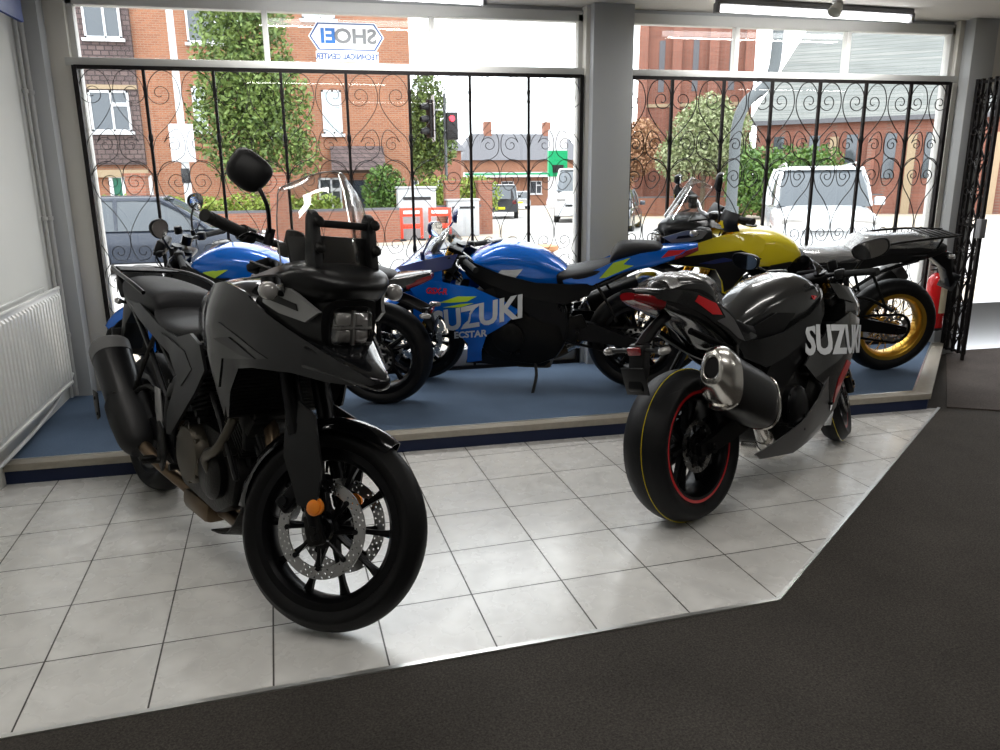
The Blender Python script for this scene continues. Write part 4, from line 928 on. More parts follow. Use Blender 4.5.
def wheel(root, name, M, Ro, w, rim, style, rim_mat, tyre, discs=(), disc_r=.155, stripe=None, line=None, sprocket=0):
    mb = MB(); hw = w * .40; Y = (0, 1, 0); O = (0, 0, 0)
    mb.lathe([(rim + .012, -hw), (rim + .012, -hw + .006), (rim - .004, -hw + .010), (rim - .016, -hw * .5), (rim - .02, 0), (rim - .016, hw * .5), (rim - .004, hw - .010), (rim + .012, hw - .006), (rim + .012, hw),
              (rim - .012, hw), (rim - .022, hw - .012), (rim - .03, hw * .5), (rim - .03, -hw * .5), (rim - .022, -hw + .012), (rim - .012, -hw)], O, Y, 72, closed=True)
    mb.lathe([(.018, -.07), (.036, -.07), (.042, -.045), (.034, -.02), (.034, .02), (.042, .045), (.036, .07), (.018, .07)], O, Y, 32, closed=True)
    L = rim - .026
    if style == 'wire':
        for k in range(36):
            a = 2 * PI * k / 36; s = 1 if k % 2 else -1; a2 = a + (.35 if (k // 2) % 2 else -.35)
            mb.tube([(.04 * math.cos(a2), s * .045, .04 * math.sin(a2)), (L * math.cos(a), s * .01, L * math.sin(a))], .0022, 5, 1)
    else:
        n = {'cast10': 10, 'cast6': 6, 'cast5': 5}[style]
        for k in range(n):
            a = 2 * PI * k / n + .15; rt = Matrix.Rotation(-a, 4, 'Y')
            if style == 'cast10': wa, wb_, ty = .011, .008, .018
            else: wa, wb_, ty = .02, .010, .022
            arms = [0] if style == 'cast10' else [-.16, .16]
            for da in arms:
                q = MB(); e = Vector((L * math.cos(da), 0, L * math.sin(da)))
                dz = Vector((-math.sin(da), 0, math.cos(da)))
                rows = []
                for t, ww in ((0, wa), (.35, wa * .75), (.75, wb_), (1, wb_ * 1.9)):
                    c = Vector((.03, 0, 0)).lerp(e, t); yy = ty * (1 - .25 * t)
                    rows.append([(c + dz * ww + Vector((0, yy * .6, 0)))[:], (c + Vector((0, yy, 0)))[:], (c - dz * ww + Vector((0, yy * .6, 0)))[:],
                                 (c - dz * ww - Vector((0, yy * .6, 0)))[:], (c - Vector((0, yy, 0)))[:], (c + dz * ww - Vector((0, yy * .6, 0)))[:]])
                q.loft(rows, 3, 1, mirror=False, closed=True)
                q.xf(lambda x, y, z: rt @ Vector((x, y, z))); mb.add(q.v, q.f)
    W = link(name, mb, rim_mat, root, 40, M)
    t = MB(); h = w / 2
    prof = cr_spline([(rim + .004, -hw + .006), (rim + .03, -h * .96), (Ro - (Ro - rim) * .45, -h), (Ro - .028, -h * .86), (Ro - .007, -h * .45), (Ro, 0), (Ro - .007, h * .45), (Ro - .028, h * .86), (Ro - (Ro - rim) * .45, h), (rim + .03, h * .96), (rim + .004, hw - .006)], 3)
    t.lathe([tuple(p) for p in prof], O, Y, 96, cap=False)
    link('tyre', t, MATS[tyre], W, 50)
    if line:
        l = MB(); r_ = Ro + .0004; l.lathe([(r_ - .002, line), (r_ + .0016, line + .001), (r_ - .002, line + .003)], O, Y, 96, cap=False); link('tread_paint_line', l, MATS['yellow_paint'], W)
    if stripe:
        l = MB()
        for s in (-1, 1): l.lathe([(rim + .013, s * hw), (rim + .006, s * (hw + .0015)), (rim - .001, s * (hw + .001))], O, Y, 96, cap=False)
        link('rim_stripe', l, stripe, W)
    for s in discs:
        d = link('brake_disc', disc_mb(disc_r * .76, disc_r, s * .068, .005, 2 if disc_r < .13 else 3), MATS['disc_steel'], W, 30)
        c = MB()
        c.lathe([(.045, s * .066), (.06, s * .066)], O, Y, 40, cap=False)
        for k in range(8):
            a = 2 * PI * k / 8
            c.tube([(.045 * math.cos(a), s * .062, .045 * math.sin(a)), (disc_r * .78 * math.cos(a + .18), s * .068, disc_r * .78 * math.sin(a + .18))], .007, 6, 1)
            c.cyl((disc_r * .78 * math.cos(a + .18), s * .060, disc_r * .78 * math.sin(a + .18)), (disc_r * .78 * math.cos(a + .18), s * .074, disc_r * .78 * math.sin(a + .18)), .009, n=10)
        link('disc_carrier', c, MATS['satin_black_metal'], d, 40)
    if sprocket:
        k = disc_mb(sprocket * .6, sprocket, .075, .006, 1, 16, .35); link('sprocket', k, MATS['disc_steel'], W, 30)
    v = MB(); v.cyl((0, 0, rim - .03), (0, .0, rim - .075), .004, n=8); link('valve', v, MATS['satin_black_metal'], W)
    a = MB(); a.lathe([(0, -.088), (.011, -.088), (.014, -.08), (.014, .08), (.011, .088), (0, .088)], O, Y, 20); link('axle', a, MATS['aluminium'], W)
    return W

def steering(wb, trail, rake, ang):
    r = R(rake); k = Vector((-math.sin(r), 0, math.cos(r))); P = Vector((wb + trail, 0, 0))
    return Matrix.Translation(P) @ Matrix.Rotation(R(ang), 4, k) @ Matrix.Translation(-P)

def fender(root, name, M, c, Rf, a0, a1, hw, material, th=.003, n=12, drop=.03):
    """mudguard arc about c from angle a0 to a1 in degrees, 0 forward and 90 up"""
    rows = []
    for i in range(n + 1):
        t = i / n; a = R(a0 + (a1 - a0) * t); tap = 1 - .45 * abs(2 * t - 1) ** 3
        rr = Rf; row = []
        for q in (-1, -.85, -.45, 0, .45, .85, 1):
            d = rr - drop * (abs(q) ** 2.5)
            row.append((c[0] + d * math.cos(a), c[1] + q * hw * tap, c[2] + d * math.sin(a)))
        rows.append(row)
    mb = MB(); mb.sheet(rows, th, 1, 2)
    return link(name, mb, material, root, 40, M)

def both(fn):
    for s in (-1, 1): fn(s)

def fork(root, S, wb, axz, rake, y, top, lower_mat, upper_mat, usd=True, split=.42):
    r = R(rake); d = Vector((-math.sin(r), 0, math.cos(r)))
    for s in (-1, 1):
        a = Vector((wb, s * y, axz)); b = a + d * top; m = a.lerp(b, split)
        mb = MB(); mb.cyl(a - d * .03, m, .024 if usd else .033, n=20); mb.cyl(m, b, .032 if usd else .024, n=20)
        mb.cyl(m - d * .012, m + d * .02, .035, n=20)
        f = link('fork_leg', mb, upper_mat, root, 40, S)
        lo = MB(); lo.box(a + Vector((-.005, 0, .0)), (.055, .04, .10), (0, -r, 0), .012); lo.cyl(a + Vector((0, s * .02, 0)), a + Vector((0, s * .03, 0)), .016, n=6)
        lo.box(a + Vector((-.045, 0, .075)), (.05, .03, .05), (0, -r, 0), .008)
        link('axle_clamp', lo, lower_mat, f)
    mb = MB(); t1 = Vector((wb, 0, axz)) + d * (top - .01); t2 = Vector((wb, 0, axz)) + d * (top - .21)
    for t in (t1, t2):
        mb.box(t + Vector((-.02, 0, 0)), (.09, 2 * y + .07, .03), (0, -r, 0), .01)
    mb.cyl(t1 + Vector((-.045, 0, .02)), t2 + Vector((-.045, 0, -.02)), .03, n=20)
    link('fork_yoke', mb, MATS['satin_black_metal'], root, 40, S)

def caliper(root, M, p, s, ang):
    mb = MB(); rt = Matrix.Rotation(R(ang), 3, 'Y')
    mb.box(p, (.06, .05, .13), rt, .012); mb.box(Vector(p) + Vector((0, s * .02, 0)), (.045, .03, .10), rt, .01)
    for q in (-.03, .03): mb.cyl(Vector(p) + rt @ Vector((0, s * .02, q)), Vector(p) + rt @ Vector((0, s * .042, q)), .015, n=14)
    link('brake_caliper', mb, MATS['satin_black_metal'], root, 35, M)

def mirror(root, M, foot, mid, head, size, ang=0, tilt=0, turn=0, mat_='matt_black', rnd=2.6):
    mb = MB(); h = Vector(head)
    mb.tube([foot, mid, (h + Vector((0, 0, 0)))[:]], .0065, 8, 6)
    mb.cyl(Vector(foot) - Vector((0, 0, .03)), Vector(foot) + Vector((0, 0, .02)), .014, n=12)
    rt = Matrix.Rotation(R(turn), 4, 'Z') @ Matrix.Rotation(R(tilt), 4, 'Y') @ Matrix.Rotation(R(ang), 4, 'X')
    q = MB(); a, b = size
    def ring(x, k): 
        out = []
        for i in range(28):
            t = 2 * PI * i / 28; c, s_ = math.cos(t), math.sin(t); e = 2 / rnd
            wy = a * k * (1 + .14 * s_)
            out.append((x, math.copysign(abs(c) ** e, c) * wy, math.copysign(abs(s_) ** e, s_) * b * k))
        return out
    q.loft([ring(-.004, 1), ring(.006, 1.02), ring(.022, .92), ring(.034, .6)], 3, 1, mirror=False, closed=True)
    T = Matrix.Translation(h) @ rt
    q.xf(lambda x, y, z: T @ Vector((x, y, z))); mb.add(q.v, q.f)
    o = link('mirror', mb, MATS[mat_], root, 50, M)
    g = MB(); g.loft([ring(-.0045, .93), ring(-.0065, .92)], 1, 1, mirror=False, closed=True); g.xf(lambda x, y, z: T @ Vector((x, y, z)))
    link('mirror_glass', g, MATS['mirror_glass'], o, 50)

def lever(mb, a, b, c): mb.tube([a, b, c], [.008, .007, .006], 8, 5, flat=.6)

def indicator(root, a, b, lens='clear_lens', r=.028, M=None, ln=.045):
    a = Vector(a); b = Vector(b); d = (b - a).normalized()
    mb = MB(); mb.tube([a[:], b[:]], .009, 8, 1)
    o = link('indicator', mb, MATS['black_plastic'], root, 40, M)
    l = MB(); l.lathe([(.004, -ln * .6), (r * .8, -ln * .45), (r, -.005), (r * .97, ln * .3), (r * .7, ln * .48), (.003, ln * .55)], b, Vector((1, 0, 0)), 20)
    link('indicator_lens', l, MATS[lens], o, 50)

def supple(v, sx=1, sy=1, sz=1): return [(x * sx, y * sy, z * sz) for x, y, z in v]

def bike_root(name, rear, head, lean, z0):
    o = empty(name, (rear[0], rear[1], z0))
    o.rotation_mode = 'XYZ'
    M = Matrix.Rotation(R(head), 4, 'Z') @ Matrix.Rotation(R(-lean), 4, 'X')
    o.rotation_euler = M.to_euler(); return o

def chain(root, x0, z0, r0, x1, z1, r1, y):
    mb = MB(); pts = []
    for a in range(-90, 91, 20): pts.append((x1 + r1 * math.cos(R(a)), y, z1 + r1 * math.sin(R(a))))
    for a in range(90, 271, 20): pts.append((x0 + r0 * math.cos(R(a)), y, z0 + r0 * math.sin(R(a))))
    mb.tube(pts, .009, 6, 1, closed=True); link('chain', mb, MATS['dark_cast_metal'], root)

def vtwin_engine(root, bronze):
    mb = MB()
    mb.prism([(.56, .30), (.62, .22), (.95, .20), (1.10, .27), (1.14, .40), (1.02, .52), (.70, .54), (.56, .44)], -.125, .125, .03)
    eng = link('crankcase', mb, MATS['dark_cast_metal'], root, 35)
    c = MB(); c.lathe([(.115, .12), (.115, .15), (.10, .172), (.05, .180), (.0, .180)], (.80, 0, .40), (0, -1, 0), 40)
    for k in range(9):
        a = 2 * PI * k / 9; c.cyl((.80 + .105 * math.cos(a), -.14, .40 + .105 * math.sin(a)), (.80 + .105 * math.cos(a), -.168, .40 + .105 * math.sin(a)), .009, n=8)
    link('clutch_cover', c, bronze, eng, 40)
    c = MB(); c.lathe([(.095, .12), (.095, .15), (.075, .165), (.0, .165)], (.98, 0, .37), (0, -1, 0), 32); link('water_pump_cover', c, MATS['dark_cast_metal'], eng, 40)
    c = MB(); c.lathe([(.12, .12), (.12, .16), (.10, .18), (.0, .18)], (.84, 0, .38), (0, 1, 0), 36); link('alternator_cover', c, bronze, eng, 40)
    for (bx, bz, tx, tz) in ((1.00, .46, 1.17, .66), (.74, .50, .66, .76)):
        q = MB(); a = Vector((bx, 0, bz)); b = Vector((tx, 0, tz)); d = (b - a); an = math.atan2(d.x, d.z)
        for i in range(9):
            t = (i + .5) / 9; q.box(a.lerp(b, t * .62), (.17, .19, .010), (0, an, 0), .003)
        q.box(a.lerp(b, .3), (.13, .15, d.length * .6), (0, an, 0), .01)
        q.box(a.lerp(b, .82), (.17, .22, d.length * .36), (0, an, 0), .02)
        q.box(b, (.14, .20, .04), (0, an, 0), .015)
        link('cylinder', q, MATS['dark_cast_metal'], eng, 35)
    return eng

def adventure_bike(root, o):
    wb, trail, rake = o['wb'], .11, 26; Sm = steering(wb, trail, rake, o['steer'])
    Rf, Rr = o['Rf'], .321; W = o.get('warp', lambda x, y, z: (x, y, z)); k_ = o.get('kz', 1.)
    paint, paint2 = MATS[o['paint']], MATS[o['paint2']]
    BP, MB_, SBM = MATS['black_plastic'], MATS['matt_black'], MATS['satin_black_metal']
    def part(name, mb, m, M=None, par=None, auto=38, warp=True, label=None):
        if warp: mb.xf(W)
        q = link(name, mb, m if not isinstance(m, str) else MATS[m], par or root, auto, M)
        if label: q['label'] = label
        return q
    rim = MATS[o['rim']]
    fw = wheel(root, 'front_wheel', Sm @ Matrix.Translation((wb, 0, Rf)), Rf, .112, o['rimF'], o['style'], rim, o['tyre'], (-1, 1), .155)
    wheel(root, 'rear_wheel', Matrix.Translation((0, 0, Rr)), Rr, .155, .222, o['style'], rim, o['tyre'], (-1,), .125, sprocket=.10)
    # ---- front end, all turned with the steering
    fork(root, Sm, wb, Rf, rake, .098, .88 * k_, MATS['dark_cast_metal'], MATS[o['fork']], True, .36)
    both(lambda s: caliper(root, Sm, (wb - .115, s * .070, Rf + .085), s, 35))
    fender(root, 'front_fender', Sm, (wb, 0, Rf), Rf + .028, 62, 182, .068, MATS[o['fender']], .003, 16, .045)
    for s in (-1, 1):
        g = MB(); g.panel([(wb - .06, .142, Rf + .07), (wb + .005, .137, Rf + .06), (wb - .005, .142, Rf + .20), (wb - .07, .137, Rf + .35), (wb - .15, .115, Rf + .38), (wb - .19, .110, Rf + .33), (wb - .145, .137, Rf + .20), (wb - .09, .14, Rf + .12)], (), s, .012, .05)
        fg = part('fork_guard', g, 'graphite_plastic', Sm, warp=False)
        if o.get('reflectors', 1):
            l = MB(); l.lathe([(.023, 0), (.023, .006), (.018, .009), (0, .009)], (wb - .005, s * .133, Rf + .075), (0, s, 0), 24); l.cyl((wb - .005, s * .12, Rf + .075), (wb - .005, s * .134, Rf + .075), .028, n=24)
            part('reflector', l, 'amber_lens', Sm, warp=False)
        h = MB(); h.tube([(wb - .115, s * .095, Rf + .15), (wb - .16, s * .12, Rf + .30), (wb - .21, s * .11, Rf + .50), (wb - .27, s * .09, Rf + .66)], .005, 6, 5)
        part('brake_hose', h, 'matt_black', Sm, warp=False)
    # handlebar: silver taper bar, grips, levers
    hb = o['bar']      # grip end (x, y, z), centre clamp (x, z)
    ge = Vector(hb['end']); cl = Vector((hb['cx'], 0, hb['cz']))
    for s in (-1, 1):
        e = Vector((ge.x, s * ge.y, ge.z)); kx = cl.lerp(e, .30) + Vector((.01, 0, .015)); gi = e.lerp(cl, .30)
        b = MB(); b.tube([cl[:], (cl + Vector((0, s * .05, 0)))[:], kx[:], gi[:]], .0125, 12, 6); part('handlebar', b, 'aluminium', Sm, warp=False)
        g = MB(); g.tube([gi[:], e[:]], .018, 14, 1); d = (e - gi).normalized(); g.cyl(e, e + d * .025, .016, .019, n=14)
        g.cyl(gi - d * .01, gi + d * .006, .026, n=16); part('grip', g, 'grip_rubber', Sm, warp=False)
        c = MB(); c.box(gi + (-d) * .02, (.045, .035, .045), None, .010); c.box(gi - d * .15 + Vector((.04, 0, .0)), (.05, .05, .045), None, .015)
        part('switch_cluster', c, 'matt_black', Sm, warp=False)
        l = MB(); lever(l, (gi - d * .03 + Vector((.045, 0, 0)))[:], (gi + d * .06 + Vector((.075, 0, -.01)))[:], (e.lerp(gi, .3) + Vector((.07, 0, -.035)))[:]); part('lever', l, 'satin_black_metal', Sm, warp=False)
        if s == -1:
            r_ = MB(); r_.lathe([(.026, 0), (.03, .004), (.03, .04), (.026, .045), (0, .045)], gi - d * .16 + Vector((.05, 0, .02)), (0, 0, 1), 18); part('brake_reservoir', r_, 'matt_black', Sm, warp=False)
        if o.get('guards'):
            h = MB(); h.sheet([[(gi + Vector((.07, -s * .02, .05)))[:], (gi.lerp(e, .5) + Vector((.105, 0, .06)))[:], (e + Vector((.08, s * .02, .045)))[:]],
                               [(gi + Vector((.085, -s * .02, .0)))[:], (gi.lerp(e, .5) + Vector((.12, 0, .0)))[:], (e + Vector((.095, s * .025, 0)))[:]],
                               [(gi + Vector((.07, -s * .01, -.05)))[:], (gi.lerp(e, .5) + Vector((.10, 0, -.065)))[:], (e + Vector((.07, s * .02, -.05)))[:]]], .004, 4, 4)
            q = part('hand_guard', h, 'matt_black', Sm, warp=False)
            y = MB(); y.sheet([[(gi.lerp(e, .3) + Vector((.125, 0, .0)))[:], (e + Vector((.105, s * .0, .0)))[:]], [(gi.lerp(e, .35) + Vector((.115, 0, -.045)))[:], (e + Vector((.088, 0, -.035)))[:]]], .003, 2, 2)
            part('guard_decal', y, 'yellow_paint', None, q, warp=False)
    for m in o['mirrors']: mirror(root, Sm, *m['pts'], m['size'], m.get('ang', 0), m.get('tilt', 0), m.get('turn', 0), rnd=3.0)
    # cables
    for yy in (-.06, .02, .07):
        b = MB(); b.tube([(hb['cx'] + .03, yy * 2.5, hb['cz'] - .01), (hb['cx'] + .16, yy * 1.6, hb['cz'] - .06), (hb['cx'] + .14, yy, hb['cz'] - .24), (1.20, yy, .80)], .006, 6, 6); part('cable', b, 'matt_black', None, warp=False)
    # ---- frame, swingarm, engine
    eng = vtwin_engine(root, MATS[o['engine']])
    for s in (-1, 1):
        f = MB(); f.tube([(1.22, s * .06, .96), (1.12, s * .13, .84), (.85, s * .155, .72), (.62, s * .15, .60), (.56, s * .14, .40), (.60, s * .12, .30)], [.03, .034, .032, .032, .03, .024], 10, 6, flat=.7)
        part('frame_beam', f, 'satin_black_metal', warp=False)
        f = MB(); f.tube([(.60, s * .12, .62), (.30, s * .12, .80), (-.10, s * .10, .88 * k_)], .014, 8, 4); f.tube([(.58, s * .13, .45), (.25, s * .12, .70), (-.05, s * .10, .85 * k_)], .012, 8, 4); part('subframe', f, 'satin_black_metal', warp=False)
        f = MB(); f.loft([[(.60, s * .14, .44), (.60, s * .10, .44), (.60, s * .10, .36), (.60, s * .14, .36)], [(.30, s * .135, .42), (.30, s * .10, .42), (.30, s * .10, .33), (.30, s * .135, .33)], [(0, s * .12, .355), (0, s * .095, .355), (0, s * .095, .29), (0, s * .12, .29)], [(-.06, s * .12, .34), (-.06, s * .095, .34), (-.06, s * .095, .305), (-.06, s * .12, .305)]], 3, 1, mirror=False, closed=True)
        f.cyl((0, s * .12, .321), (0, s * .135, .321), .022, n=6); part('swingarm', f, 'satin_black_metal', warp=False)
        f = MB(); f.prism([(.50, .46), (.56, .44), (.60, .34), (.55, .26), (.50, .30)], s * .165, s * .178, .004); f.cyl((.53, s * .17, .30), (.51, s * .235, .30), .011, n=10); f.box((.51, s * .215, .31), (.045, .06, .016), None, .006)
        part('footpeg', f, 'dark_cast_metal', warp=False)
        f = MB(); f.prism([(.40, .58), (.46, .58), (.50, .46), (.45, .40), (.41, .48)], s * .150, s * .156, .003); part('heel_guard', f, 'silver_trim', warp=False)
        f = MB(); f.cyl((.15, s * .155, .50), (.15, s * .245, .50), .012, n=10); f.tube([(.45, s * .14, .55), (.30, s * .15, .56), (.15, s * .16, .50)], .011, 8, 5); f.tube([(.15, s * .16, .50), (.22, s * .14, .64), (.30, s * .12, .78)], .010, 8, 5); part('pillion_peg', f, 'dark_cast_metal', warp=False)
    chain(root, 0, .321, .10, .60, .37, .04, .085)
    f = MB(); f.tube([(.52, 0, .46), (.42, 0, .62), (.40, 0, .72)], .035, 14, 3)
    for i in range(9): f.lathe([(.040, 0), (.048, .006), (.040, .012)], (.47 - .010 * i, 0, .50 + .022 * i), (-.2, 0, 1), 16)
    part('shock_absorber', f, 'dark_cast_metal', warp=False)
    f = MB(); f.bb(1.175, 1.215, -.185, .185, .63, .90, .008)
    rad = part('radiator', f, 'matt_black', warp=False)
    f = MB()
    for i in range(21): f.bb(1.2155, 1.219, -.175, .175, .642 + .0122 * i, .646 + .0122 * i)
    part('radiator_fins', f, 'dark_cast_metal', None, rad, warp=False)
    f = MB(); f.bb(1.15, 1.18, -.11, .11, .50, .61, .006); part('oil_cooler', f, 'matt_black', warp=False)
    f = MB()
    f.tube([(1.20, -.03, .60), (1.27, -.05, .50), (1.25, -.06, .34), (1.12, -.06, .20), (.90, -.05, .175), (.62, -.09, .20), (.42, -.16, .28), (.24, -.18, .34)], .026, 12, 7)
    f.tube([(.60, -.03, .72), (.50, -.06, .60), (.50, -.08, .42), (.60, -.08, .24), (.74, -.06, .19)], .024, 12, 6)
    f.box((.74, -.04, .17), (.26, .16, .09), None, .03)
    part('exhaust_header', f, 'header_metal', warp=False)
    f = MB(); f.sheet([[(1.20, -.11, .34), (1.22, 0, .33), (1.20, .11, .34)], [(1.10, -.13, .19), (1.12, 0, .17), (1.10, .13, .19)], [(.95, -.13, .145), (.95, 0, .135), (.95, .13, .145)]], .006, 4, 3); part('skid_plate', f, 'dark_cast_metal', warp=False)
    rng = random.Random(5)
    f = MB()
    for i in range(26):
        x = rng.uniform(.62, 1.14); z = rng.uniform(.28, .66); y = rng.choice((-1, 1)) * rng.uniform(.13, .165); r = rng.uniform(.006, .014)
        f.cyl((x, y - .02, z), (x, y + .02, z), r, n=8)
    part('engine_bolt_set', f, 'dark_cast_metal', None, eng, warp=False)['kind'] = 'stuff'
    for i in range(9):
        y = rng.uniform(-.16, .16); x = rng.uniform(1.0, 1.2)
        f = MB(); f.tube([(x, y, .32 + .03 * i), (x + .06, y + rng.uniform(-.06, .06), .42), (x - .08, y * 1.1, .58), (x - .2, y, .66)], .009, 7, 5)
        part('engine_hose', f, 'matt_black', None, eng, warp=False)
    f = MB(); f.tube([(1.16, -.14, .62), (1.10, -.17, .50), (1.00, -.175, .44), (.98, -.15, .38)], .017, 10, 5); part('coolant_pipe', f, 'gunmetal_engine', None, eng, warp=False)
    f = MB(); f.tube([(.70, .12, .22), (.62, .22, .10), (.58, .26, .015)], .010, 8, 4); f.box((.575, .27, .008), (.06, .03, .008)); part('side_stand', f, 'matt_black', warp=False)
    # ---- muffler on the right
    A = Vector((.25, -.175, .345)); B = Vector((-.11, -.185, .655)); d = (B - A).normalized(); u = Vector((0, 1, 0)); n_ = d.cross(u)
    def oval(c, a, b, k=28, e=2.5):
        out = []; a *= .92; b *= .92
        for i in range(k):
            t = 2 * PI * i / k; c_, s_ = math.cos(t), math.sin(t)
            out.append((c + u * math.copysign(abs(c_) ** (2 / e), c_) * a + n_ * math.copysign(abs(s_) ** (2 / e), s_) * b)[:])
        return out
    f = MB(); f.loft([oval(A - d * .06, .035, .035), oval(A, .07, .06), oval(A + d * .08, .085, .078), oval(B - d * .05, .088, .088)], 4, 1, mirror=False, closed=True)
    mf = part('muffler', f, 'black_plastic', warp=False)
    f = MB(); f.loft([oval(B - d * .055, .09, .09), oval(B - d * .01, .092, .092), oval(B + d * .015, .085, .086), oval(B + d * .016, .05, .05), oval(B - d * .02, .03, .03)], 2, 1, mirror=False, closed=True)
    part('end_cap', f, 'plate_grey', None, mf, warp=False)
    f = MB(); f.loft([oval(A - d * .09 - n_ * .0, .05, .05), oval(A - d * .04, .085, .075), oval(A + d * .08, .098, .090), oval(A + d * .17, .098, .092)], 4, 1, mirror=False, closed=True)
    hs = part('heat_shield', f, 'matt_black', None, mf, warp=False)
    f = MB(); f.prism([(.02, .50), (.09, .50), (.13, .40), (.09, .38), (.04, .44)], -.292, -.286, .003); f.cyl((.06, -.285, .47), (.06, -.296, .47), .008, n=8); f.cyl((.10, -.285, .41), (.10, -.296, .41), .008, n=8)
    part('shield_bracket', f, 'dark_cast_metal', None, mf, warp=False)
    # ---- tank, seat, tail
    def hp(x, zt, zb, w, e=.62):
        return [(x, 0, zt), (x, w * .55, zt - (zt - zb) * .05), (x, w * .92, zt - (zt - zb) * .22), (x, w, zt - (zt - zb) * .5), (x, w * .9, zb + (zt - zb) * .12), (x, w * .5, zb), (x, 0, zb)]
    f = MB(); f.loft([hp(.74, .93, .80, .09), hp(.80, 1.00, .78, .13), hp(.92, 1.065, .78, .17), hp(1.08, 1.09, .80, .20), hp(1.20, 1.075, .82, .19), hp(1.30, 1.03, .86, .15)], 5, 4)
    tank = part('fuel_tank', f, paint, auto=60)
    f = MB(); f.lathe([(.045, 0), (.045, .008), (.036, .014), (0, .014)], (1.06, 0, 1.083), (0, 0, 1), 28); part('fuel_cap', f, 'satin_black_metal', None, tank)
    f = MB(); f.loft([hp(.30, .945, .83, .12), hp(.36, .895, .82, .14), hp(.50, .872, .80, .155), (hp(.66, .868, .79, .14)), hp(.80, .895, .80, .10), hp(.87, .945, .84, .07)], 5, 4)
    seat = part('rider_seat', f, 'seat_vinyl', auto=60)
    f = MB(); f.loft([hp(-.17, .965, .90, .09), hp(-.12, .99, .88, .125), hp(.05, .99, .87, .14), hp(.22, .98, .86, .145), hp(.32, .965, .86, .135), hp(.35, .93, .87, .12)], 5, 4)
    part('pillion_seat', f, 'seat_vinyl', auto=60)
    if o.get('film'):
        rows = []
        rng = random.Random(3)
        for i in range(14):
            x = .72 - i * .066; zt = .905 if x > .34 else .997
            zt -= .03 * max(0, (.0 - x)) ; w = .155
            rows.append([(x, q * w, zt + .008 - .075 * abs(q) ** 3 + rng.uniform(0, .012)) for q in (-1, -.8, -.45, 0, .45, .8, 1)])
        f = MB(); f.sheet(rows, .0015, 2, 3); part('protective_film', f, 'plastic_film', auto=25)
    for s in (-1, 1):
        # wide lower cover running from seat down to the foot peg
        f = MB(); yy = f.panel([(-.20, .095, .90), (.15, .14, .90), (.45, .155, .84), (.66, .16, .82), (.84, .175, .86), (.97, .19, .84), (1.03, .195, .76), (.94, .195, .66), (.78, .19, .53), (.66, .18, .44), (.60, .175, .43), (.62, .18, .52), (.70, .185, .62), (.74, .182, .70), (.66, .17, .735), (.40, .15, .775), (.10, .13, .83), (-.12, .10, .86)], (), s, .012, .05)
        part('side_cover', f, 'graphite_plastic')
        f = MB(); f.panel([(.50, .158, .815), (.66, .165, .80), (.80, .175, .79), (.90, .185, .74), (.80, .187, .66), (.72, .183, .71), (.60, .165, .76)], (), s, .006, .05, off=.006); part('cover_inlay', f, 'black_plastic')
        # tank shoulder to beak fairing
        fo = [(1.03, .185, 1.02), (1.09, .190, 1.062), (1.20, .198, 1.08), (1.32, .19, 1.06), (1.45, .17, 1.005), (1.60, .120, .945), (1.72, .075, .90), (1.815, .032, .868),
              (1.76, .052, .838), (1.68, .09, .835), (1.56, .145, .845), (1.42, .20, .838), (1.33, .205, .82), (1.29, .212, .74), (1.275, .208, .655), (1.235, .205, .64), (1.21, .215, .70), (1.15, .222, .80), (1.09, .218, .90), (1.04, .202, .96)]
        f = MB(); yf = f.panel(fo, ((1.2, .238, .95), (1.13, .228, .98)), s, .008, .045); fp = part('side_fairing', f, paint, auto=50)
        f = MB(); f.panel(o.get('recess', [(1.14, .0, .93), (1.24, 0, .955), (1.48, 0, .875), (1.36, 0, .855), (1.25, 0, .84), (1.22, 0, .74), (1.18, 0, .80)]), (), s, .004, .045, yf=yf, off=.004); part('fairing_recess', f, paint2, None, fp, auto=50)
        f = MB(); f.panel([(1.22, 0, .90), (1.36, 0, .868), (1.44, 0, .868), (1.30, 0, .915)], (), s, .003, .045, yf=yf, off=.009); part('fairing_crease', f, o.get('accent', paint), None, fp, auto=50)
        # inner duct between fairing and radiator
        f = MB(); f.panel([(1.16, .17, .60), (1.24, .21, .63), (1.30, .21, .82), (1.16, .17, .90)], (), s, .004, .06); part('radiator_shroud', f, 'matt_black')
        # silver cowl brace beside the headlight
        f = MB(); f.panel([(1.40, .175, 1.085), (1.44, .175, 1.10), (1.52, .155, 1.095), (1.60, .125, 1.06), (1.655, .105, 1.035), (1.60, .118, 1.00), (1.50, .15, 1.015), (1.43, .17, 1.04)], (), s, .012, .04, off=.008)
        sb = part('cowl_brace', f, 'silver_trim', label='light grey brace beside the headlight')
        f = MB(); f.panel([(1.45, .175, 1.075), (1.57, .135, 1.05), (1.58, .13, 1.03), (1.47, .165, 1.05)], (), s, .003, .04, off=.010); part('brace_slot', f, 'matt_black', None, sb)
        indicator(root, W(1.50, s * .14, 1.07), W(1.50, s * .215, 1.085), r=.027 if not o.get('guards') else .02)
    # beak under the headlight
    f = MB(); f.loft([[(1.60, 0, .955), (1.60, .09, .95), (1.60, .13, .92), (1.60, .12, .86), (1.60, 0, .86)], [(1.71, 0, .92), (1.71, .055, .912), (1.71, .076, .89), (1.71, .07, .845), (1.71, 0, .835)], [(1.815, 0, .88), (1.815, .025, .876), (1.815, .036, .86), (1.815, .03, .838), (1.815, 0, .83)], [(1.835, 0, .862), (1.835, .012, .861), (1.835, .015, .855), (1.835, .012, .849), (1.835, 0, .848)]], 5, 4)
    part('beak', f, o.get('beak', paint) , auto=55)
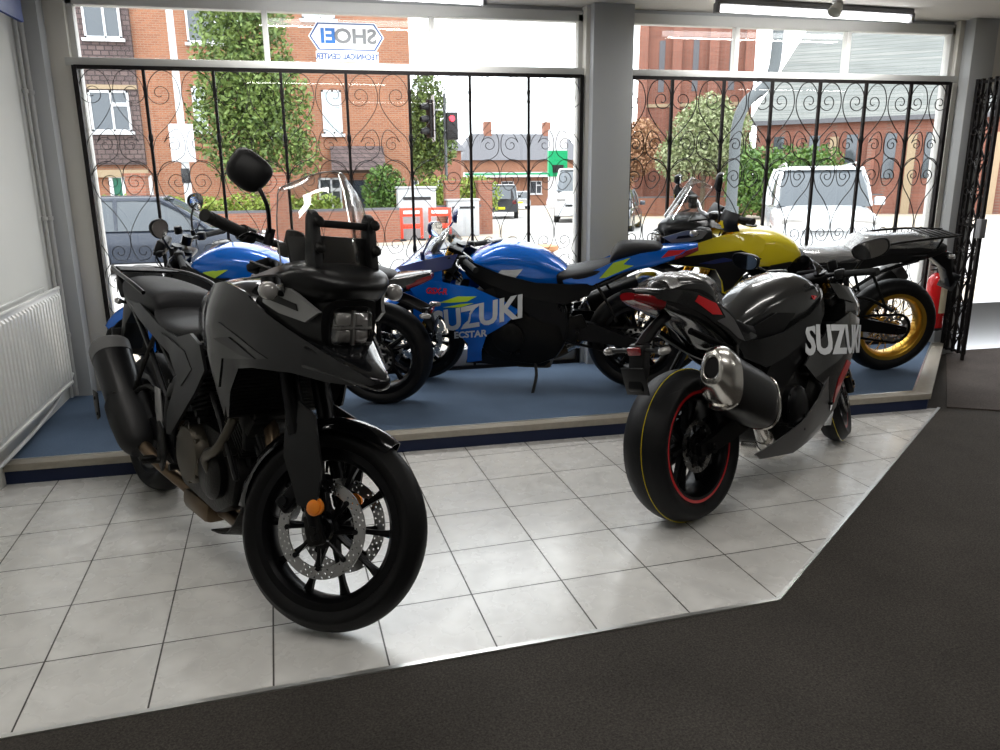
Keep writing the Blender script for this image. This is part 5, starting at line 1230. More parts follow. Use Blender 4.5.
    # headlight
    f = MB(); f.loft([[(1.36, 0, 1.10), (1.36, .13, 1.09), (1.36, .17, 1.02), (1.36, .14, .93), (1.36, 0, .92)], [(1.52, 0, 1.095), (1.52, .11, 1.085), (1.52, .135, 1.02), (1.52, .12, .92), (1.52, 0, .90)], [(1.635, 0, 1.07), (1.635, .075, 1.065), (1.635, .092, 1.0), (1.635, .075, .925), (1.635, 0, .915)]], 4, 4)
    hl = part('headlight', f, 'matt_black', auto=50)
    def rr(x, a, b, z0, e=5):
        out = []
        for i in range(32):
            t = 2 * PI * i / 32; c_, s_ = math.cos(t), math.sin(t)
            out.append((x, math.copysign(abs(c_) ** (2 / e), c_) * a * (1 - .06 * s_), z0 + math.copysign(abs(s_) ** (2 / e), s_) * b))
        return out
    zc = .995; HLS = lambda x, y, z: (x, y * .88, .99 + (z - .995) * .86)
    f = MB(); f.loft([rr(1.636, .074, .064, zc), rr(1.640, .072, .062, zc)], 1, 1, mirror=False, closed=True)
    for a_ in (-1, 1):
        for q in (-1, 1):
            f.box((1.650, a_ * .034, zc + q * .029), (.02, .052, .044), (0, 0, a_ * .15), .008)
            f.lathe([(.010, 0), (.016, .006), (.0, .010)], (1.655, a_ * .034, zc + q * .029), (1, 0, 0), 14)
    f.bb(1.648, 1.664, -.004, .004, zc - .06, zc + .06); f.bb(1.648, 1.664, -.07, .07, zc - .004, zc + .004)
    f.xf(HLS); part('headlight_reflector', f, 'clear_lens', None, hl)
    f = MB(); f.loft([rr(1.640, .078, .068, zc), rr(1.662, .076, .066, zc), rr(1.678, .066, .056, zc)], 2, 1, mirror=False, closed=True)
    f.xf(HLS); part('headlight_lens', f, 'lens_cover', None, hl, auto=60)
    f = MB(); f.loft([rr(1.63, .086, .076, zc), rr(1.652, .083, .073, zc), rr(1.652, .077, .067, zc), rr(1.63, .077, .067, zc)], 1, 1, mirror=False, closed=True, cap=False); f.xf(HLS); part('headlight_rim', f, 'black_plastic', None, hl)
    # dash cowl and screen
    f = MB(); f.sheet([[(1.28, -.20, 1.10), (1.36, -.12, 1.16), (1.40, 0, 1.18), (1.36, .12, 1.16), (1.28, .20, 1.10)], [(1.44, -.185, 1.13), (1.50, -.12, 1.16), (1.53, 0, 1.165), (1.50, .12, 1.16), (1.44, .185, 1.13)], [(1.50, -.17, 1.09), (1.60, -.10, 1.11), (1.63, 0, 1.115), (1.60, .10, 1.11), (1.50, .17, 1.09)], [(1.52, -.15, 1.04), (1.63, -.08, 1.07), (1.645, 0, 1.075), (1.63, .08, 1.07), (1.52, .15, 1.04)]], -.006, 4, 4)
    part('dash_cowl', f, 'black_plastic', auto=50)
    f = MB(); f.box((1.30, 0, 1.19), (.02, .17, .11), (0, -.5, 0), .01); part('dashboard', f, 'matt_black')
    sc = o['screen']; rows = []
    n = 7
    for i in range(n + 1):
        t = i / n; cx = sc['x0'] + (sc['x1'] - sc['x0']) * t - .02 * math.sin(PI * t) * 0; cz = sc['z0'] + (sc['z1'] - sc['z0']) * t
        w = sc['w0'] + (sc['w1'] - sc['w0']) * t + .012 * math.sin(PI * t); 
        if i == n: w *= .80
        row = []
        for q in (-1, -.7, -.35, 0, .35, .7, 1):
            row.append((cx - .10 * q * q - (.0), q * w, cz - sc.get('arch', .03) * (q * q) * t * (1.6 if i == n else 1)))
        rows.append(row)
    f = MB(); f.sheet(rows, .003, 3, 3); part('windscreen', f, sc['mat'], auto=50, label=sc['label'])
    f = MB(); f.tube([tuple(np.array(r[0]) + (0.001, 0, 0)) for r in rows] + [tuple(p) for p in rows[-1]] + [tuple(r[-1]) for r in rows[::-1]], .0022, 6, 2); part('screen_edge', f, 'clear_lens')
    if sc.get('bracket', True):
        for s in (-1, 1):
            f = MB(); bx = sc['x0'] - .05
            f.prism([(bx + .02, 1.10), (bx + .05, 1.16), (bx + .012, 1.31), (bx - .012, 1.325), (bx - .028, 1.30), (bx - .02, 1.16), (bx - .03, 1.10)], s * .080, s * .108, .006)
            b_ = part('screen_bracket', f, 'matt_black')
            for z_ in (1.215, 1.29):
                f = MB(); f.lathe([(.016, 0), (.016, .006), (.010, .010), (.0, .010)], (bx + .048 - .20 * (z_ - 1.2), s * .094, z_), (1, 0, .3), 18)
                part('screen_screw', f, 'dark_cast_metal', None, b_)
        f = MB(); f.box((bx - .0, 0, 1.285), (.018, .20, .022), None, .004); f.box((bx + .0, 0, 1.20), (.012, .17, .10), None, .004); part('instrument_bracket', f, 'matt_black')
    # tail, rack, plate
    f = MB(); f.loft([hp(.10, .875, .80, .10), hp(-.10, .90, .82, .10), hp(-.24, .93, .86, .085), hp(-.30, .935, .88, .06)], 4, 4); tl = part('tail_unit', f, 'black_plastic', auto=55)
    f = MB(); f.box((-.305, 0, .895), (.02, .10, .045), (0, .25, 0), .008); part('tail_light', f, 'red_lens')
    f = MB()
    for s in (-1, 1):
        f.tube([(.28, s * .16, .95), (.15, s * .175, .985), (-.05, s * .165, 1.005), (-.20, s * .14, 1.01), (-.36, s * .10, 1.01)], .009, 10, 5)
        f.tube([(-.20, s * .12, .99), (-.20, s * .09, .92)], .009, 8, 1)
    for i in range(5): f.box((-.14 - .052 * i, 0, 1.008), (.022, .26 - .02 * i, .012), None, .004)
    part('luggage_rack', f, 'satin_black_metal' if not o.get('film') else 'dark_cast_metal')
    f = MB(); f.prism([(-.26, .89), (-.36, .87), (-.44, .60), (-.42, .58), (-.34, .74), (-.20, .84)], -.05, .05, .006); f.box((-.425, 0, .64), (.008, .17, .13), (0, -.28, 0), .003); part('plate_holder', f, 'black_plastic')
    both(lambda s: indicator(root, W(-.32, s * .03, .84), W(-.33, s * .085, .85), r=.016))

def adventure_grey():
    def warp(x, y, z):
        if z > 1.03 and x > 1.25:
            t = min(1, (z - 1.03) / .12); x += .10 * t * t * (3 - 2 * t)
        return (x, y, z)
    root = bike_root('adventure_motorcycle', (.768, -.202), -60.86, 6.7, 0)
    tag(root, 'dark grey adventure motorcycle with tall clear windscreen and square headlight, front wheel turned, standing on the white tiles', 'motorcycle')
    root['label'] = 'dark grey adventure motorcycle with tall clear screen and square headlight on white tiles'
    adventure_bike(root, dict(warp=warp, wb=1.555, steer=31.7, Rf=.329, rimF=.245, style='cast10', rim='satin_black_metal', tyre='road_tyre', paint='graphite_paint', paint2='tank_black', fender='graphite_paint',
        fork='satin_black_metal', engine='gunmetal_engine', bar=BAR1, mirrors=MIR1,
        screen=dict(x0=1.52, z0=1.155, x1=1.42, z1=1.44, w0=.165, w1=.128, arch=.03, mat='screen_clear', label='tall clear windscreen')))
    return root
BAR1 = dict(end=(1.20, .44, 1.18), cx=1.25, cz=1.16)
MIR1 = [dict(pts=((1.265, -.25, 1.19), (1.285, -.325, 1.27), (1.225, -.36, 1.35)), size=(.060, .055), turn=-48, ang=-22)]

def drape_text(txt, size, yf, x, z, ang, s, off, shear=.25, bold=.0, w=1.):
    """lettering laid over a side panel, reading correctly from its own side"""
    mb = text_mb(txt, size, .0008, None, shear, size * .035)
    ca, sa = math.cos(R(ang)), math.sin(R(ang)); out = []
    for (a, b, c) in mb.v:
        a *= w; u = a * ca - b * sa; v = a * sa + b * ca
        px = x - s * u; pz = z + v
        out.append((px, s * (yf(px, pz) + off + c), pz))
    mb.v = out; return mb

def hpt(x, zt, zb, w, f=.5):
    return [(x, 0, zt), (x, w * .6, zt - (zt - zb) * .06), (x, w * .94, zt - (zt - zb) * .25), (x, w, zt - (zt - zb) * f), (x, w * .86, zb + (zt - zb) * .10), (x, w * .5, zb), (x, 0, zb)]

def sport_bike(root, o):
    wb, trail, rake = 1.42, .095, 23.5; Sm = steering(wb, trail, rake, o['steer'])
    W = o.get('warp', lambda x, y, z: (x, y, z)); naked = o.get('naked')
    paint = MATS[o['paint']]
    def part(name, mb, m, M=None, par=None, auto=40, warp=True, label=None):
        if warp: mb.xf(W)
        q = link(name, mb, m if not isinstance(m, str) else MATS[m], par or root, auto, M)
        if label: q['label'] = label
        return q
    rim = MATS[o['rim']]; Rf, Rr = .300, o.get('Rr', .320)
    wheel(root, 'front_wheel', Sm @ Matrix.Translation((wb, 0, Rf)), Rf, .12, .222, 'cast6', rim, 'sport_tyre', (-1, 1), .155, o.get('stripe'), o.get('line'))
    wheel(root, 'rear_wheel', Matrix.Translation((0, 0, Rr)), Rr, o.get('wr', .19), .222, o.get('rear_style', 'cast6'), rim, 'sport_tyre', (-1,), .11, o.get('stripe'), o.get('line'), sprocket=.10)
    fork(root, Sm, wb, Rf, rake, .10, .66, MATS['satin_black_metal'], MATS[o['fork']], True, .42)
    both(lambda s: caliper(root, Sm, (wb - .075, s * .085, Rf + .115), s, 20))
    fender(root, 'front_fender', Sm, (wb, 0, Rf), Rf + .022, 35, 140, .068, MATS[o['fender']], .003, 14, .05)
    for s in (-1, 1):
        g = MB(); g.panel([(wb + .015, .085, Rf + .24), (wb + .02, .11, Rf + .10), (wb - .02, .125, Rf + .02), (wb - .05, .125, Rf + .05), (wb - .06, .12, Rf + .16), (wb - .10, .10, Rf + .26), (wb - .05, .085, Rf + .29)], (), s, .006, .05)
        part('fork_guard', g, o['fender'], Sm, warp=False)
        e = (1.00 if not naked else 1.02, s * (.34 if not naked else .38), o['gz']); c = (1.13, s * .11, o['gz'] + .03)
        h = MB(); h.cyl((1.13, s * .10, o['gz'] + .05), (1.15, s * .10, o['gz'] - .0), .03, n=16); h.tube([c, e], .011, 10, 1); part('handlebar', h, 'satin_black_metal', Sm, warp=False)
        h = MB(); a = Vector(e).lerp(Vector(c), .5); h.tube([a[:], e], .017, 12, 1); h.cyl(e, Vector(e) + (Vector(e) - a).normalized() * .03, .018, n=14); part('grip', h, 'grip_rubber', Sm, warp=False)
        h = MB(); h.box(Vector(e).lerp(Vector(c), .62), (.05, .05, .05), None, .012); part('switch_cluster', h, 'matt_black', Sm, warp=False)
        l = MB(); a = Vector(e).lerp(Vector(c), .6) + Vector((.03, 0, 0)); lever(l, a[:], (a.lerp(Vector(e) + Vector((.05, 0, -.01)), .5) + Vector((.03, 0, 0)))[:], (Vector(e) + Vector((.055, 0, -.015)))[:]); part('lever', l, 'aluminium' if not naked else 'satin_black_metal', Sm, warp=False)
        h = MB(); h.tube([(wb - .06, s * .09, Rf + .14), (wb - .10, s * .12, Rf + .30), (wb - .16, s * .07, Rf + .5)], .005, 6, 5); part('brake_hose', h, 'matt_black', Sm, warp=False)
    r_ = MB(); r_.lathe([(.02, 0), (.023, .004), (.023, .04), (.018, .045), (0, .045)], (1.20, -.16, o['gz'] + .05), (0, 0, 1), 18); part('brake_reservoir', r_, 'matt_black', Sm, warp=False)
    for yy in (-.05, .0, .06):
        b = MB(); b.tube([(1.15, yy * 3, o['gz'] + .02), (1.26, yy * 1.5, o['gz'] - .02), (1.22, yy, .78), (1.12, yy, .68)], .006, 6, 6); part('cable', b, 'matt_black', warp=False)
    # ---- engine and chassis
    f = MB(); f.prism([(.44, .32), (.50, .22), (.62, .17), (.92, .20), (1.02, .34), (1.04, .50), (.96, .62), (.80, .64), (.66, .50), (.48, .46)], -.16, .16, .03); eng = part('crankcase', f, 'dark_cast_metal', warp=False)
    f = MB(); f.lathe([(.10, .15), (.10, .19), (.085, .205), (.05, .212), (0, .212)], (.64, 0, .36), (0, -1, 0), 36)
    for k in range(8): a = 2 * PI * k / 8; f.cyl((.64 + .09 * math.cos(a), -.17, .36 + .09 * math.sin(a)), (.64 + .09 * math.cos(a), -.198, .36 + .09 * math.sin(a)), .008, n=8)
    part('clutch_cover', f, 'satin_black_metal', None, eng, warp=False)
    f = MB(); f.lathe([(.085, .15), (.085, .18), (.06, .19), (0, .19)], (.83, 0, .38), (0, -1, 0), 30); part('engine_cover', f, 'dark_cast_metal', None, eng, warp=False)
    f = MB(); f.lathe([(.10, .15), (.10, .19), (.08, .205), (0, .205)], (.80, 0, .36), (0, 1, 0), 30); part('engine_cover', f, 'dark_cast_metal', None, eng, warp=False)
    f = MB(); f.box((.93, 0, .60), (.22, .36, .12), (0, .5, 0), .02); part('cylinder_head', f, 'dark_cast_metal', None, eng, warp=False)
    f = MB(); f.sheet([[(1.10, -.17, .68), (1.12, 0, .68), (1.10, .17, .68)], [(1.14, -.17, .50), (1.17, 0, .50), (1.14, .17, .50)], [(1.12, -.14, .36), (1.14, 0, .36), (1.12, .14, .36)]], .03, 3, 3); part('radiator', f, 'matt_black', warp=False)
    f = MB()
    for yy in (-.10, -.035, .035, .10): f.tube([(1.02, yy, .60), (1.10, yy, .50), (1.09, yy * .8, .30), (.98, yy * .5, .20), (.80, yy * .3 - .02, .16)], .019, 10, 6)
    f.tube([(.82, -.02, .16), (.62, -.05, .15), (.45, -.13, .20), (.34, -.17, .30), (.27, -.19, .42)], .03, 14, 6)
    f.box((.66, -.03, .16), (.24, .20, .09), None, .03)
    part('exhaust_header', f, o.get('header', 'header_metal'), warp=False)
    f = MB(); f.tube([(.47, -.12, .205), (.40, -.155, .24), (.36, -.17, .28)], .037, 18, 5); f.lathe([(.040, 0), (.045, .008), (.045, .016), (.040, .024)], (.40, -.155, .24), (.6, .3, -.5), 18); part('exhaust_clamp', f, 'brushed_steel', warp=False)
    rng = random.Random(9); f = MB()
    for i in range(24):
        x = rng.uniform(.46, 1.0); z = rng.uniform(.24, .60); y = rng.choice((-1, 1)) * rng.uniform(.16, .19); f.cyl((x, y - .03, z), (x, y + .01, z), rng.uniform(.006, .013), n=8)
    part('engine_bolt_set', f, 'dark_cast_metal', None, eng, warp=False)['kind'] = 'stuff'
    for i in range(8):
        x = rng.uniform(.45, .7); s = rng.choice((-1, 1)); f = MB(); f.tube([(x, s * .10, .40), (x + rng.uniform(-.06, .06), s * .15, .50), (x - .02, s * .12, .60), (x + .1, s * .08, .66)], .008, 7, 5)
        part('engine_hose', f, 'matt_black', None, eng, warp=False)
    for s in (-1, 1):
        f = MB(); yf = f.panel([(1.13, .11, .84), (1.05, .15, .74), (.90, .175, .63), (.70, .17, .53), (.55, .155, .43), (.50, .15, .33), (.43, .15, .34), (.42, .15, .45), (.46, .155, .56), (.60, .17, .64), (.80, .18, .72), (.98, .165, .82), (1.08, .12, .88)], ((.8, .19, .66),), s, .03, .06)
        part('frame_beam', f, o.get('frame', 'satin_black_metal'), warp=False)
        f = MB(); f.loft([[(.50, s * .15, .46), (.50, s * .09, .46), (.50, s * .09, .34), (.50, s * .15, .34)], [(.30, s * .15, .46), (.30, s * .11, .46), (.30, s * .11, .34), (.30, s * .15, .34)], [(.06, s * .135, .37), (.06, s * .105, .37), (.06, s * .105, .30), (.06, s * .135, .30)], [(-.07, s * .13, .345), (-.07, s * .105, .345), (-.07, s * .105, .30), (-.07, s * .13, .30)]], 3, 1, mirror=False, closed=True)
        f.cyl((0, s * .12, Rr), (0, s * .15, Rr), .024, n=6); f.cyl((0, s * .12, Rr), (0, s * .158, Rr), .012, n=12); part('swingarm', f, o.get('swing', 'satin_black_metal'), warp=False)
        f = MB(); f.prism([(.34, .52), (.42, .50), (.44, .36), (.38, .33), (.36, .42), (.30, .44)], s * .165, s * .176, .004); f.cyl((.37, s * .17, .42), (.36, s * .25, .42), .011, n=10); part('footpeg', f, 'dark_cast_metal', warp=False)
        f = MB(); f.tube([(.50, s * .12, .60), (.30, s * .12, .66), (.0, s * .08, .80)], .015, 8, 4); part('subframe', f, 'satin_black_metal', warp=False)
        f = MB(); f.tube([(.26, s * .13, .70), (.18, s * .17, .58), (.14, s * .185, .50)], .009, 8, 4); f.cyl((.14, s * .17, .50), (.13, s * .24, .50), .010, n=10); part('pillion_peg', f, 'dark_cast_metal', warp=False)
    f = MB(); f.tube([(.48, 0, .34), (.44, 0, .60)], .03, 14, 1)
    for i in range(8): f.lathe([(.036, 0), (.044, .006), (.036, .012)], (.475 - .004 * i, 0, .36 + .024 * i), (-.1, 0, 1), 16)
    part('shock_absorber', f, 'dark_cast_metal', warp=False)
    chain(root, 0, Rr, .10, .46, .36, .04, .09)
    f = MB(); f.tube([(.64, .13, .20), (.62, .20, .12), (.64, .27, .012)], .010, 8, 4); f.box((.65, .275, .008), (.06, .035, .012), None, .003); part('side_stand', f, 'matt_black', warp=False)
    # ---- tank
    tz = o.get('tz', 0)
    f = MB(); f.loft([hpt(.42, .76 + tz, .68, .07), hpt(.50, .835 + tz, .66, .11), hpt(.62, .905 + tz, .65, .145), hpt(.76, .945 + tz, .66, .17), hpt(.88, .945 + tz, .68, .18), hpt(1.0, .895 + tz, .70, .165), hpt(1.09, .82 + tz, .70, .12)], 6, 4)
    tank = part('fuel_tank', f, o['tank'], auto=60)
    f = MB(); f.lathe([(.05, 0), (.05, .006), (.04, .012), (0, .012)], (.90, 0, .942 + tz), (.12, 0, 1), 30)
    for k in range(7): a = 2 * PI * k / 7; f.cyl((.90 + .042 * math.cos(a), .042 * math.sin(a), .944 + tz), (.90 + .042 * math.cos(a), .042 * math.sin(a), .956 + tz), .004, n=6)
    part('fuel_cap', f, o.get('cap', 'satin_black_metal'), None, tank)
    tyf = tps([(.50, .115, .80 + tz), (.50, .085, .68), (.62, .15, .78 + tz), (.62, .13, .67), (.62, .09, .88 + tz), (.76, .174, .80 + tz), (.76, .15, .68), (.76, .11, .92 + tz), (.88, .184, .80 + tz), (.88, .16, .70), (.88, .12, .92 + tz), (1.0, .169, .79 + tz), (1.0, .15, .71), (1.0, .10, .88 + tz), (1.08, .128, .76 + tz)])
    for s in (-1, 1):
        if o.get('tank_knee'):
            f = MB(); f.panel([(.44, .10, .70), (.48, .118, .74 + tz), (.60, .15, .78 + tz), (.72, .168, .76 + tz), (.60, .14, .68), (.50, .11, .64)], (), s, .006, .04, off=.008); part('knee_recess', f, 'matt_black', None, tank)
        for (txt, size, x, z, ang, m, w) in o.get('tank_text', ()): part('lettering', drape_text(txt, size, tyf, x, z + tz, ang, s, .004, w=w), m, None, tank)
        for (poly, m) in o.get('tank_decals', ()):
            f = MB(); f.panel([(x, 0, z + tz) for x, z in poly], (), s, .002, .04, yf=tyf, off=.004); part('decal', f, m, None, tank)
        # cover below the tank
        f = MB(); f.panel([(.26, .13, .70), (.42, .155, .70), (.62, .175, .71), (.82, .19, .76), (1.0, .175, .83), (1.06, .14, .86), (1.10, .13, .80), (1.0, .178, .74), (.80, .19, .66), (.60, .18, .60), (.44, .165, .575), (.30, .14, .63)], (), s, .008, .05); part('side_cover', f, 'black_plastic', warp=True)
    # ---- seat and tail
    f = MB(); f.loft([hpt(.16, .835, .76, .10), hpt(.22, .82, .74, .135), hpt(.34, .795, .71, .15), hpt(.46, .775, .68, .13), hpt(.53, .79, .68, .09)], 5, 4); part('rider_seat', f, 'seat_vinyl', auto=60)
    th = o.get('hump', 0.)
    f = MB(); f.loft([hpt(-.13, .91, .87, .05), hpt(-.08, .935 + th * .5, .86, .085), hpt(.05, .94 + th, .85, .105), hpt(.14, .925 + th, .82, .11), hpt(.18, .87 + th * .5, .79, .10)], 5, 4); part('pillion_seat', f, o.get('pillion', 'seat_vinyl'), auto=60)
    if o.get('film'):
        rng = random.Random(4); rows = []
        for i in range(10):
            x = .215 - i * .042; zt = .935 + th * (1 - abs(i - 3) / 7) if i > 0 else .86
            rows.append([(x, q * .115 * (1 - .03 * i), zt + .010 - .05 * abs(q) ** 3 + rng.uniform(0, .014)) for q in (-1, -.8, -.4, 0, .4, .8, 1)])
        f = MB(); f.sheet(rows, .0015, 2, 3); part('protective_film', f, 'plastic_film', auto=25)
    f = MB(); f.loft([hpt(.30, .78, .66, .11), hpt(.10, .86, .75, .115), hpt(-.10, .905, .80, .10), hpt(-.24, .925, .855, .075), hpt(-.33, .93, .90, .035)], 5, 4); tl = part('tail_cowl', f, o['tail'], auto=50)
    tyf2 = tps([(.30, .115, .72), (.30, .105, .68), (.30, .10, .77), (.10, .12, .80), (.10, .11, .85), (.10, .105, .76), (-.10, .104, .85), (-.10, .09, .81), (-.10, .095, .89), (-.24, .078, .89), (-.33, .038, .91)])
    for s in (-1, 1):
        f = MB(); f.panel([(.46, .14, .72), (.30, .145, .77), (.14, .135, .845), (.0, .12, .885), (-.16, .10, .905), (-.30, .05, .915), (-.24, .075, .875), (-.08, .10, .835), (.08, .118, .785), (.22, .13, .72), (.34, .135, .66), (.44, .135, .64)], (), s, .006, .05)
        tp = part('tail_panel', f, o['tail'], auto=50)
        for (poly, m) in o.get('tail_decals', ()):
            f = MB(); g_ = tps([(.46, .14, .72), (.30, .145, .77), (.14, .135, .845), (.0, .12, .885), (-.16, .10, .905), (-.24, .075, .875), (-.08, .10, .835), (.08, .118, .785), (.22, .13, .72), (.34, .135, .66)])
            f.panel([(x, 0, z) for x, z in poly], (), s, .002, .04, yf=g_, off=.003); part('decal', f, m, None, tp)
    f = MB(); f.loft([hpt(-.20, .905, .83, .082), hpt(-.28, .912, .86, .062), hpt(-.335, .915, .885, .035)], 3, 3); part('tail_light', f, 'red_lens', auto=55)
    # plate hanger
    f = MB(); f.tube([(-.06, 0, .80), (-.18, 0, .76), (-.30, 0, .70)], .022, 8, 4, flat=1.6); f.prism([(-.26, .72), (-.31, .72), (-.345, .585), (-.33, .575), (-.28, .63)], -.035, .035, .008); f.box((-.335, 0, .61), (.006, .11, .09), (0, -.3, 0), .003)
    ph = part('plate_holder', f, 'black_plastic'); f = MB(); f.box((-.325, 0, .70), (.012, .06, .025), (0, -.3, 0), .004); part('reflector', f, 'red_lens', None, ph)
    for s in (-1, 1): indicator(root, W(-.30, s * .04, .70), W(-.31, s * .13, .70), r=.016, ln=.06)
    # ---- muffler
    if o.get('muffler', True):
        mz = o.get('mz', 0)
        A = Vector((.27, -.205, .46)); B = Vector((-.10, -.215, .64 + mz)); d = (B - A).normalized(); u = Vector((0, 1, 0)); n_ = d.cross(u)
        def tri(c, a, b, k=30):
            out = []
            for i in range(k):
                t = 2 * PI * i / k; c_, s_ = math.cos(t), math.sin(t)
                out.append((c + u * math.copysign(abs(c_) ** .8, c_) * a * (1 + .18 * s_) + n_ * math.copysign(abs(s_) ** .8, s_) * b)[:])
            return out
        f = MB(); f.loft([tri(A - d * .10 , .05, .07), tri(A - d * .04, .072, .105), tri(A + d * .06, .08, .115), tri(B - d * .10, .078, .098)], 5, 1, mirror=False, closed=True); mf = part('muffler', f, 'black_plastic', auto=60)
        f = MB(); f.loft([tri(B - d * .10, .080, .10), tri(B - d * .04, .075, .092), tri(B + d * .015, .052, .062), tri(B + d * .025, .040, .046), tri(B + d * .022, .030, .034), tri(B - d * .03, .026, .03)], 4, 1, mirror=False, closed=True); part('end_cap', f, o.get('cap_mat', 'brushed_steel'), None, mf, auto=60)
        f = MB(); f.lathe([(.0, 0), (.031, 0)], B + d * .018, d, 20); part('outlet', f, 'matt_black', None, mf)
        f = MB(); f.loft([tri(A - d * .105, .055, .075), tri(A - d * .045, .078, .112), tri(A - d * .035, .080, .114), tri(A - d * .03, .078, .11)], 2, 1, mirror=False, closed=True); part('muffler_bracket', f, 'brushed_steel', None, mf)
    if naked:
        # headlight, short cowl, radiator shrouds
        f = MB(); f.loft([hpt(1.36, .80, .62, .10), hpt(1.46, .81, .62, .10), hpt(1.55, .76, .62, .07)], 4, 4); hl = part('headlight', f, 'graphite_plastic', auto=50)
        f = MB(); f.sheet([[(1.545, -.06, .78), (1.57, 0, .79), (1.545, .06, .78)], [(1.56, -.06, .66), (1.585, 0, .66), (1.56, .06, .66)]], .006, 3, 4); part('headlight_lens', f, 'clear_lens', None, hl)
        for s in (-1, 1):
            f = MB(); f.panel([(1.08, .15, .82), (1.20, .20, .78), (1.32, .20, .66), (1.22, .19, .56), (1.06, .18, .60), (.90, .19, .70), (.95, .18, .78)], (), s, .008, .05); part('tank_shroud', f, 'graphite_plastic')
            indicator(root, (1.30, s * .12, .70), (1.31, s * .20, .70), r=.018)
        f = MB(); f.box((1.25, 0, .93), (.05, .14, .10), (0, -.5, 0), .012); part('dashboard', f, 'matt_black', Sm)
    else:
        # upper cowl
        def cw(x, zt, zb, w): return [(x, 0, zt), (x, w * .5, zt - .005), (x, w * .88, zt - .04), (x, w, (zt + zb) / 2), (x, w * .9, zb + .02), (x, w * .5, zb), (x, 0, zb)]
        f = MB(); f.loft([cw(1.20, .86, .66, .195), cw(1.33, .855, .645, .19), cw(1.44, .82, .64, .165), cw(1.53, .77, .645, .12), cw(1.60, .715, .655, .06)], 5, 4)
        uc = part('upper_cowl', f, o['cowl'], auto=50)
        for s in (-1, 1):
            f = MB(); f.panel([(1.56, .085, .725), (1.47, .14, .755), (1.39, .172, .745), (1.45, .155, .70), (1.53, .12, .685)], (), s, .004, .03, off=.008); part('headlight', f, 'clear_lens', None, uc)
            f = MB(); f.panel([(1.52, .10, .78), (1.36, .155, .83), (1.20, .165, .865), (1.10, .16, .88), (1.14, .185, .80), (1.30, .195, .76), (1.46, .15, .755)], (), s, .006, .04, off=.006); part('cowl_shoulder', f, o.get('shoulder', o['cowl']), None, uc)
        f = MB(); f.bb(1.46, 1.625, -.05, .05, .60, .66, .012); f.bb(1.58, 1.615, -.03, .03, .66, .70, .006); part('air_intake', f, 'matt_black', None, uc)
        rows = []
        for t in range(7):
            q = t / 6; x = 1.47 - .28 * q; z = .815 + (.24 + o.get('scr_h', 0)) * q - .03 * q * q; w = .155 - .03 * q - (.03 if t == 6 else 0)
            rows.append([(x - .09 * k * k * (1 - .3 * q), k * w, z - .10 * k * k * (.35 + .65 * q)) for k in (-1, -.7, -.35, 0, .35, .7, 1)])
        f = MB(); f.sheet(rows, .003, 3, 3); part('windscreen', f, o['screen'], auto=60)
        for s in (-1, 1):
            fo = o['fairing']; f = MB(); yf = f.panel(fo, ((1.1, .235, .56), (.95, .235, .52)), s, .008, .04); sf = part('side_fairing', f, o['side'], auto=50)
            for (txt, size, x, z, ang, m, w) in o.get('fairing_text', ()): part('lettering', drape_text(txt, size, yf, x, z, ang, s, .004, w=w), m, None, sf)
            for (poly, m) in o.get('fairing_decals', ()):
                f = MB(); f.panel([(x, 0, z) for x, z in poly], (), s, .002, .04, yf=yf, off=.003); part('decal', f, m, None, sf)
            f = MB(); lo = o['lower']; f.panel(lo, (), s, .008, .05); part('lower_fairing', f, o['lower_mat'], auto=50)
            mirror(root, None, W(1.33, s * .15, .87), W(1.27, s * .24, .95), W(1.20, s * o.get('my', .30), o.get('mirz', 1.0)), (.085, .045), turn=s * -10 + 0, ang=s * 12, tilt=-8, mat_=o.get('mirror_mat', 'matt_black'))
            f = MB(); f.box((1.23, s * .13, .80), (.22, .06, .05), (0, -.2, 0), .015); part('inner_cowl', f, 'matt_black')
        f = MB(); f.box((1.27, 0, .90), (.03, .15, .09), (0, -.5, 0), .012); part('dashboard', f, 'matt_black')
    if naked:
        for s in (-1, 1): mirror(root, Sm, (1.13, s * .20, o['gz'] + .04), (1.14, s * .26, o['gz'] + .13), (1.12, s * .33, o['gz'] + .20), (.052, .052), turn=-35, rnd=2.0)

FAIR = [(1.42, .17, .66), (1.25, .195, .72), (1.0, .20, .68), (.82, .20, .60), (.72, .20, .54), (.80, .21, .46), (.93, .21, .38), (.97, .19, .27), (.98, .15, .19), (1.08, .14, .17), (1.06, .18, .31), (1.16, .205, .44), (1.25, .20, .52), (1.36, .185, .58)]
LOW_THIN = [(1.09, .13, .165), (.58, .11, .155), (.54, .12, .19), (.80, .15, .20), (.98, .158, .25), (1.07, .15, .22)]
LOW_BLADE = [(1.04, .20, .42), (1.10, .19, .34), (1.06, .18, .27), (.85, .19, .20), (.55, .20, .165), (.28, .19, .205), (.24, .19, .235), (.40, .205, .255), (.62, .222, .295), (.80, .222, .37), (.92, .222, .46), (.98, .215, .48)]

